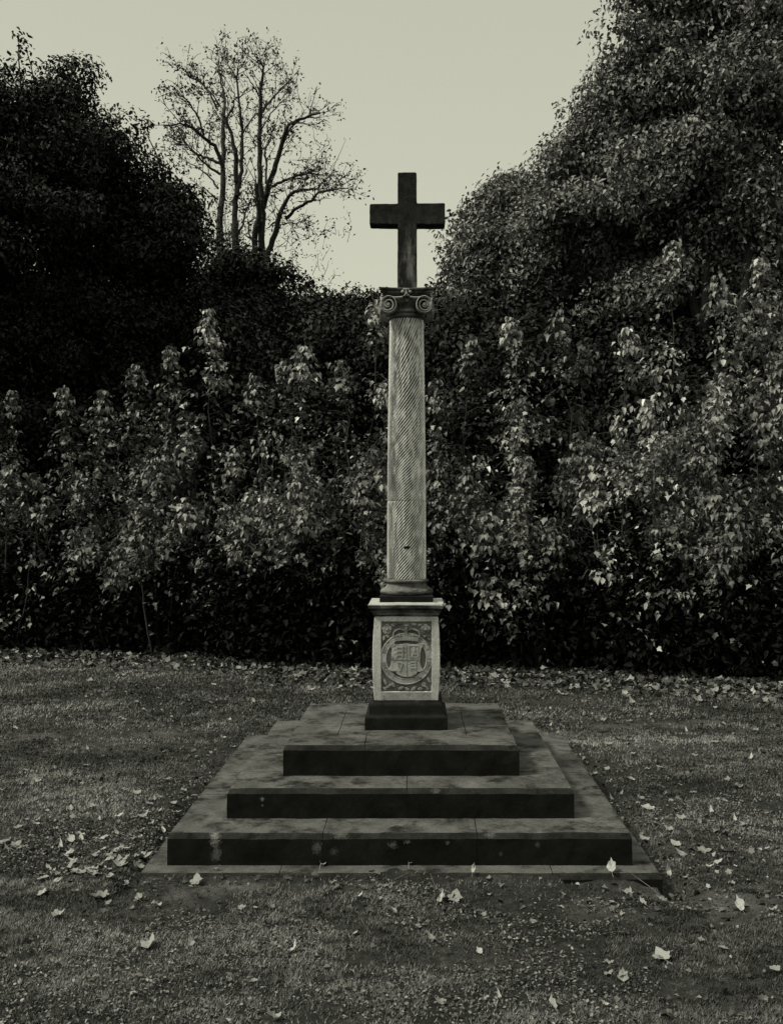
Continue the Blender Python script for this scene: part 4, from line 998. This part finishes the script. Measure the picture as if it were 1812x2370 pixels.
# ------------------------------------------------------------------ fallen leaves one can point to
def leaf_proto(kind, seed):
    rng = np.random.RandomState(seed); r = random.Random(seed)
    if kind == 'round':
        out = [((0.40+0.06*math.sin(3*a+seed)+0.04*math.sin(7*a+seed*2))*math.sin(a), 0.45-(0.50+0.05*math.sin(4*a+seed)+(0.22 if abs(a-PI) < 0.15 else 0))*math.cos(a)) for a in [2*PI*k/20 for k in range(20)]]
    elif kind == 'oval':
        out = [((0.25+0.04*math.sin(5*a+seed))*math.sin(a), 0.5-(0.5+(0.18 if abs(a-PI) < 0.2 else 0))*math.cos(a)) for a in [2*PI*k/16 for k in range(16)]]
    else:
        out = [(0,0),(.20,-.08),(.36,.0),(.34,.14),(.46,.22),(.52,.42),(.40,.50),(.30,.58),(.24,.78),(0.03,1.0),(-.20,.76),(-.30,.56),(-.42,.52),(-.50,.36),(-.42,.20),(-.31,.15),(-.34,-.02),(-.16,-.07)]
    bm = bmesh.new(); c = (0, 0.38)
    cu = r.uniform(0.3, 1.1); fo = r.uniform(0.2, 0.9); sk = r.uniform(-0.3, 0.3)
    def zf(x, y): return cu*(y-0.4)**2+fo*abs(x+sk*0.2)*0.6+sk*x*y*0.6+0.07*math.sin(9*x+5*y+seed)+0.05*math.sin(14*y-6*x+seed*2)
    rings = []
    for s in (0.45, 1.0):
        rings.append([bm.verts.new((c[0]+(x-c[0])*s, c[1]+(y-c[1])*s, zf(c[0]+(x-c[0])*s, c[1]+(y-c[1])*s))) for x, y in out])
    cc = bm.verts.new((c[0], c[1], zf(*c))); n = len(out)
    for k in range(n):
        bm.faces.new((cc, rings[0][k], rings[0][(k+1) % n])); bm.faces.new((rings[0][k], rings[1][k], rings[1][(k+1) % n], rings[0][(k+1) % n]))
    tube(bm, [(0, 0.38, zf(0, 0.38)), (0, 0, zf(0, 0)+0.01), (0.05, -0.35, 0.10), (0.14, -0.6, 0.16)], [0.012, 0.016, 0.014, 0.012], 4)
    me = bpy.data.meshes.new('fallen_leaf'); bm.to_mesh(me); bm.free(); me.polygons.foreach_set('use_smooth', [True]*len(me.polygons))
    a = me.attributes.new('tone', 'FLOAT', 'POINT'); tv = r.uniform(0.15, 0.95)
    a.data.foreach_set('value', np.clip(tv+rng.randn(len(me.vertices))*0.08, 0, 1).astype(np.float32))
    me.materials.append(M['fallen']); return me
protos = {k: [leaf_proto(k, s) for s in range(i*10, i*10+5)] for i, k in enumerate(('lobed', 'round', 'oval'))}
SURF = [(1.086, Z3), (0.852, Z2), (0.608, Z1)]
def surf_z(x, y):
    z = float(ground_h(x, y)); m_ = max(abs(x-STX), abs(y))
    if m_ < SLAB: z = max(0.055, z)
    for hf, zz in SURF:
        if m_ < hf: z = zz
    return z
def fallen(px, py, size, kind, label, group=None, tilt=None, rnd=random, wx=None):
    size *= 0.80 if group else 0.86
    if wx is None:
        d = (CAMZ-0.02)*F/(py-1213); p = at(px, py, d); x, y = p.x, p.y
    else: x, y = wx
    z = surf_z(x, y)
    if z > 0.1: return None
    o = bpy.data.objects.new('fallen_leaf', rnd.choice(protos[kind])); COL.objects.link(o)
    t_ = tilt*0.8 if tilt is not None else rnd.uniform(0, 0.35)
    o.scale = (size*rnd.uniform(0.75, 1.1), size, size*rnd.uniform(0.6, 1.3)); o.rotation_euler = (t_, rnd.uniform(-0.35, 0.35), rnd.uniform(0, 2*PI) if tilt is None else rnd.uniform(-0.4, 0.4))
    o.location = (x, y, z+0.004+size*0.05)
    tag(o, label, 'leaf', group); return o
rl = random.Random(99)
NOTE = [
 (1416, 2040, 0.068, 'round', 'large round pale leaf propped against the front edge of the slab near its right corner', 0.75),
 (1450, 2052, 0.070, 'lobed', 'pointed pale leaf lying just right of the round leaf by the slab', None),
 (1493, 2047, 0.070, 'lobed', 'narrow jagged leaf at the front right corner of the slab', 0.2),
 (1538, 2057, 0.060, 'lobed', 'crumpled leaf on bare earth just past the right corner of the slab', None),
 (1549, 2003, 0.065, 'oval', 'bright upright leaf standing on edge right of the slab corner', 1.05),
 (1560, 2031, 0.055, 'lobed', 'folded leaf between the upright bright leaf and the slab corner', None),
 (1717, 2095, 0.068, 'round', 'large curled pale leaf on bare ground near the right edge', 0.7),
 (1779, 2100, 0.055, 'lobed', 'small leaf beside the large curled one near the right edge', None),
 (1050, 2088, 0.075, 'lobed', 'brightest curled leaf of the pair on the ground below the middle of the steps', 0.6),
 (1012, 2092, 0.060, 'oval', 'thin crescent-shaped leaf of the pair below the middle of the steps', 0.4),
 (1006, 2177, 0.050, 'oval', 'oval spotted leaf in the foreground below the bright pair', None),
 (340, 2192, 0.085, 'lobed', 'big ragged bright leaf in the left foreground', 0.3),
 (446, 2185, 0.040, 'round', 'small round bright leaf right of the big ragged one', 0.8),
 (396, 2197, 0.030, 'round', 'tiny leaf between the big ragged leaf and the small round one', None),
 (453, 2056, 0.065, 'lobed', 'bright twisted leaf on bare earth below the left end of the steps', 0.8),
 (364, 2093, 0.055, 'round', 'curled leaf on bare earth below the left slab corner', None),
 (324, 2085, 0.050, 'lobed', 'star-shaped leaf left of the curled one below the left slab corner', None),
 (249, 2068, 0.085, 'lobed', 'wide dull leaf left of the bare earth patch', None),
 (1538, 2210, 0.080, 'lobed', 'dull grey lobed leaf in the right foreground', None),
 (1443, 2267, 0.055, 'round', 'pale leaf alone in the right foreground turf', 0.5),
 (1283, 2337, 0.060, 'oval', 'pale oval leaf at the bottom edge right of centre', 0.2),
 (530, 2330, 0.045, 'oval', 'small pale leaf at the bottom left of centre', None),
 (648, 2362, 0.060, 'oval', 'pale leaf cut by the bottom edge left of centre', None),
 (742, 2024, 0.080, 'oval', 'broad leaf lying on the slab edge below the lowest step, left of middle', 0.4),
 (946, 2022, 0.075, 'oval', 'pale long-stalked leaf on the slab edge below the middle of the steps', 0.5),
 (1093, 2040, 0.042, 'oval', 'small upright pointed leaf in front of the slab right of the middle', 1.2),
 (589, 2006, 0.045, 'oval', 'small bright leaf lying on the slab against the lowest riser', 0.9)]
for px, py, sz, kd, lab, tl in NOTE: fallen(px, py, sz, kd, lab, None, tl, rl)
OTH = [(627,2187),(669,2203),(586,2101),(552,2102),(822,2082),(771,2053),(536,2365),(581,2271),(302,2306),(1114,2201),(1185,2170),(1321,2152),(933,2139),(973,2146),(1399,2216),(1421,2084),(1494,2087),(1437,2109),(1682,2187),(1619,2163),(1158,2315),(1410,2326),(1030,2330),(498,2032),(1400,2246)]
for px, py in OTH: fallen(px, py, rl.uniform(0.03, 0.055), rl.choice(('lobed', 'round', 'oval')), 'small pale fallen leaf in the foreground turf in front of the steps', 'small leaves in the foreground', None, rl)
LL = [(206,2002),(232,2014),(252,2020),(275,2028),(292,2020),(5,2107),(8,1982),(145,2005),(294,1819),(280,1925),(300,1935),(330,1915),(345,1900),(190,1937),(203,1945),(140,1957),(185,1965),(160,1970),(66,1890),(80,1895),(105,1892),(125,1895),(52,1918),(35,1917),(95,1905),(10,1828),(60,1785),(95,1806),(50,1815),(205,1768),(260,1965),(325,1965),(380,1910),(265,1880),(230,1890),(230,1935),(165,1990),(255,1985),(275,1660),(290,1664),(117,1662),(200,1612),(320,1623),(530,1667),(590,1656),(605,1658),(40,1690),(70,1678),(240,1684),(525,1700),(545,1718),(485,1685),(425,1675),(490,1623),(300,1550),(590,1625),(500,1580),(370,1590),(380,1950),(205,1735),(125,1720),(330,1880),(400,1870),(430,1850),(365,1870),(240,1850)]
for px, py in LL: fallen(px, py, rl.uniform(0.04, 0.075), rl.choice(('lobed', 'round', 'oval')), 'pale fallen leaf on the lawn left of the steps', 'fallen leaves on the left lawn', None, rl)
RR = [(1687,1958),(1589,1974),(1415,1838),(1488,1847),(1512,1868),(1525,1878),(1520,1905),(1585,1896),(1500,1930),(1555,1920),(1430,1885),(1360,1773),(1380,1775),(1405,1790),(1415,1715),(1460,1736),(1465,1797),(1540,1650),(1648,1668),(1674,1672),(1390,1660),(1650,1717),(1735,1758),(1775,1738),(1537,1772),(1683,1808),(1712,1820),(1665,1825),(1602,1830),(1540,1835),(1610,1740),(1490,1760),(1270,1670),(1245,1655),(1295,1645),(1650,1630),(1703,1630),(1720,1755),(1570,1950),(1730,1910),(1760,1960),(1650,1990),(1700,1995),(1790,1880),(1800,1750),(1640,1900),(1510,1960),(1490,1965),(1615,1960),(1745,1690),(1590,1690),(1480,1690)]
for px, py in RR: fallen(px, py, rl.uniform(0.04, 0.085), rl.choice(('lobed', 'lobed', 'round', 'oval')), 'pale fallen leaf on the lawn right of the steps', 'fallen leaves on the right lawn', None, rl)
for k in range(95):
    px = rl.uniform(0, 1812); d = float(foot_depth(px))-abs(rl.gauss(0, 0.55))-0.02
    fallen(px, 1213+CAMZ*F/d, rl.uniform(0.06, 0.13), rl.choice(('lobed', 'lobed', 'oval')), 'pale fallen leaf along the foot of the hedge', 'fallen leaves at the hedge foot', None, rl)
for k in range(46):
    x_ = rl.uniform(-2.6, -1.28)-rl.random()**2*0.6; y_ = rl.gauss(-0.7, 0.55)
    fallen(0, 0, rl.uniform(0.03, 0.07), rl.choice(('lobed', 'lobed', 'oval')), 'pale fallen leaf on the lawn left of the steps', 'fallen leaves on the left lawn', None, rl, (x_, y_))
for (cx_, cy_, sx_, sy_, n_) in ((-1.52, -1.02, 0.10, 0.07, 12), (-1.38, -0.86, 0.14, 0.06, 12), (-1.50, -0.62, 0.12, 0.10, 9), (-2.0, -0.72, 0.16, 0.05, 8), (-1.42, 0.25, 0.08, 0.16, 8)):
    for k in range(n_):
        fallen(0, 0, rl.uniform(0.04, 0.075), rl.choice(('lobed', 'lobed', 'round')), 'pale fallen leaf on the lawn left of the steps', 'fallen leaves on the left lawn', None, rl, (rl.gauss(cx_, sx_), rl.gauss(cy_, sy_)))
for k in range(30):
    x_ = rl.uniform(1.22, 2.3); y_ = rl.gauss(-0.2, 0.8)
    fallen(0, 0, rl.uniform(0.03, 0.07), rl.choice(('lobed', 'lobed', 'oval')), 'pale fallen leaf on the lawn right of the steps', 'fallen leaves on the right lawn', None, rl, (x_, y_))
# twigs
def twig(pix, r, label):
    bm = bmesh.new(); pts = []
    for px, py, h in pix:
        d = (CAMZ-h)*F/(py-1213); p = at(px, py, d); pts.append(p)
    p0 = pts[0].copy()
    tube(bm, [p-p0 for p in pts], [r*(1-0.5*i/(len(pts)-1)) for i in range(len(pts))], 5, True)
    o = obj('twig', bm, M['stem'], None, True); o.location = p0; tag(o, label, 'twig'); return o
twig([(1460, 2022, .07), (1500, 2050, .04), (1530, 2075, .03), (1552, 2090, .02)], 0.0016, 'long thin straw slanting down from the right corner of the slab')
twig([(1720, 2165, .01), (1735, 2145, .03), (1748, 2120, .05)], 0.0014, 'short straight stalk sticking up in the right foreground')
twig([(905, 2040, .03), (925, 2030, .05), (945, 2019, .07)], 0.0018, 'pale stalk lying across the slab edge left of the middle')
twig([(996, 2022, .07), (1004, 2045, .04), (1012, 2052, .02)], 0.0018, 'bent pale stalk in front of the slab right of the middle')
twig([(1583, 2055, .06), (1586, 2070, .03), (1600, 2074, .02)], 0.004, 'dark broken stick on bare earth right of the slab')
twig([(645, 2205, .01), (655, 2190, .03), (662, 2168, .06)], 0.0013, 'thin dry stalk standing in the left foreground turf')
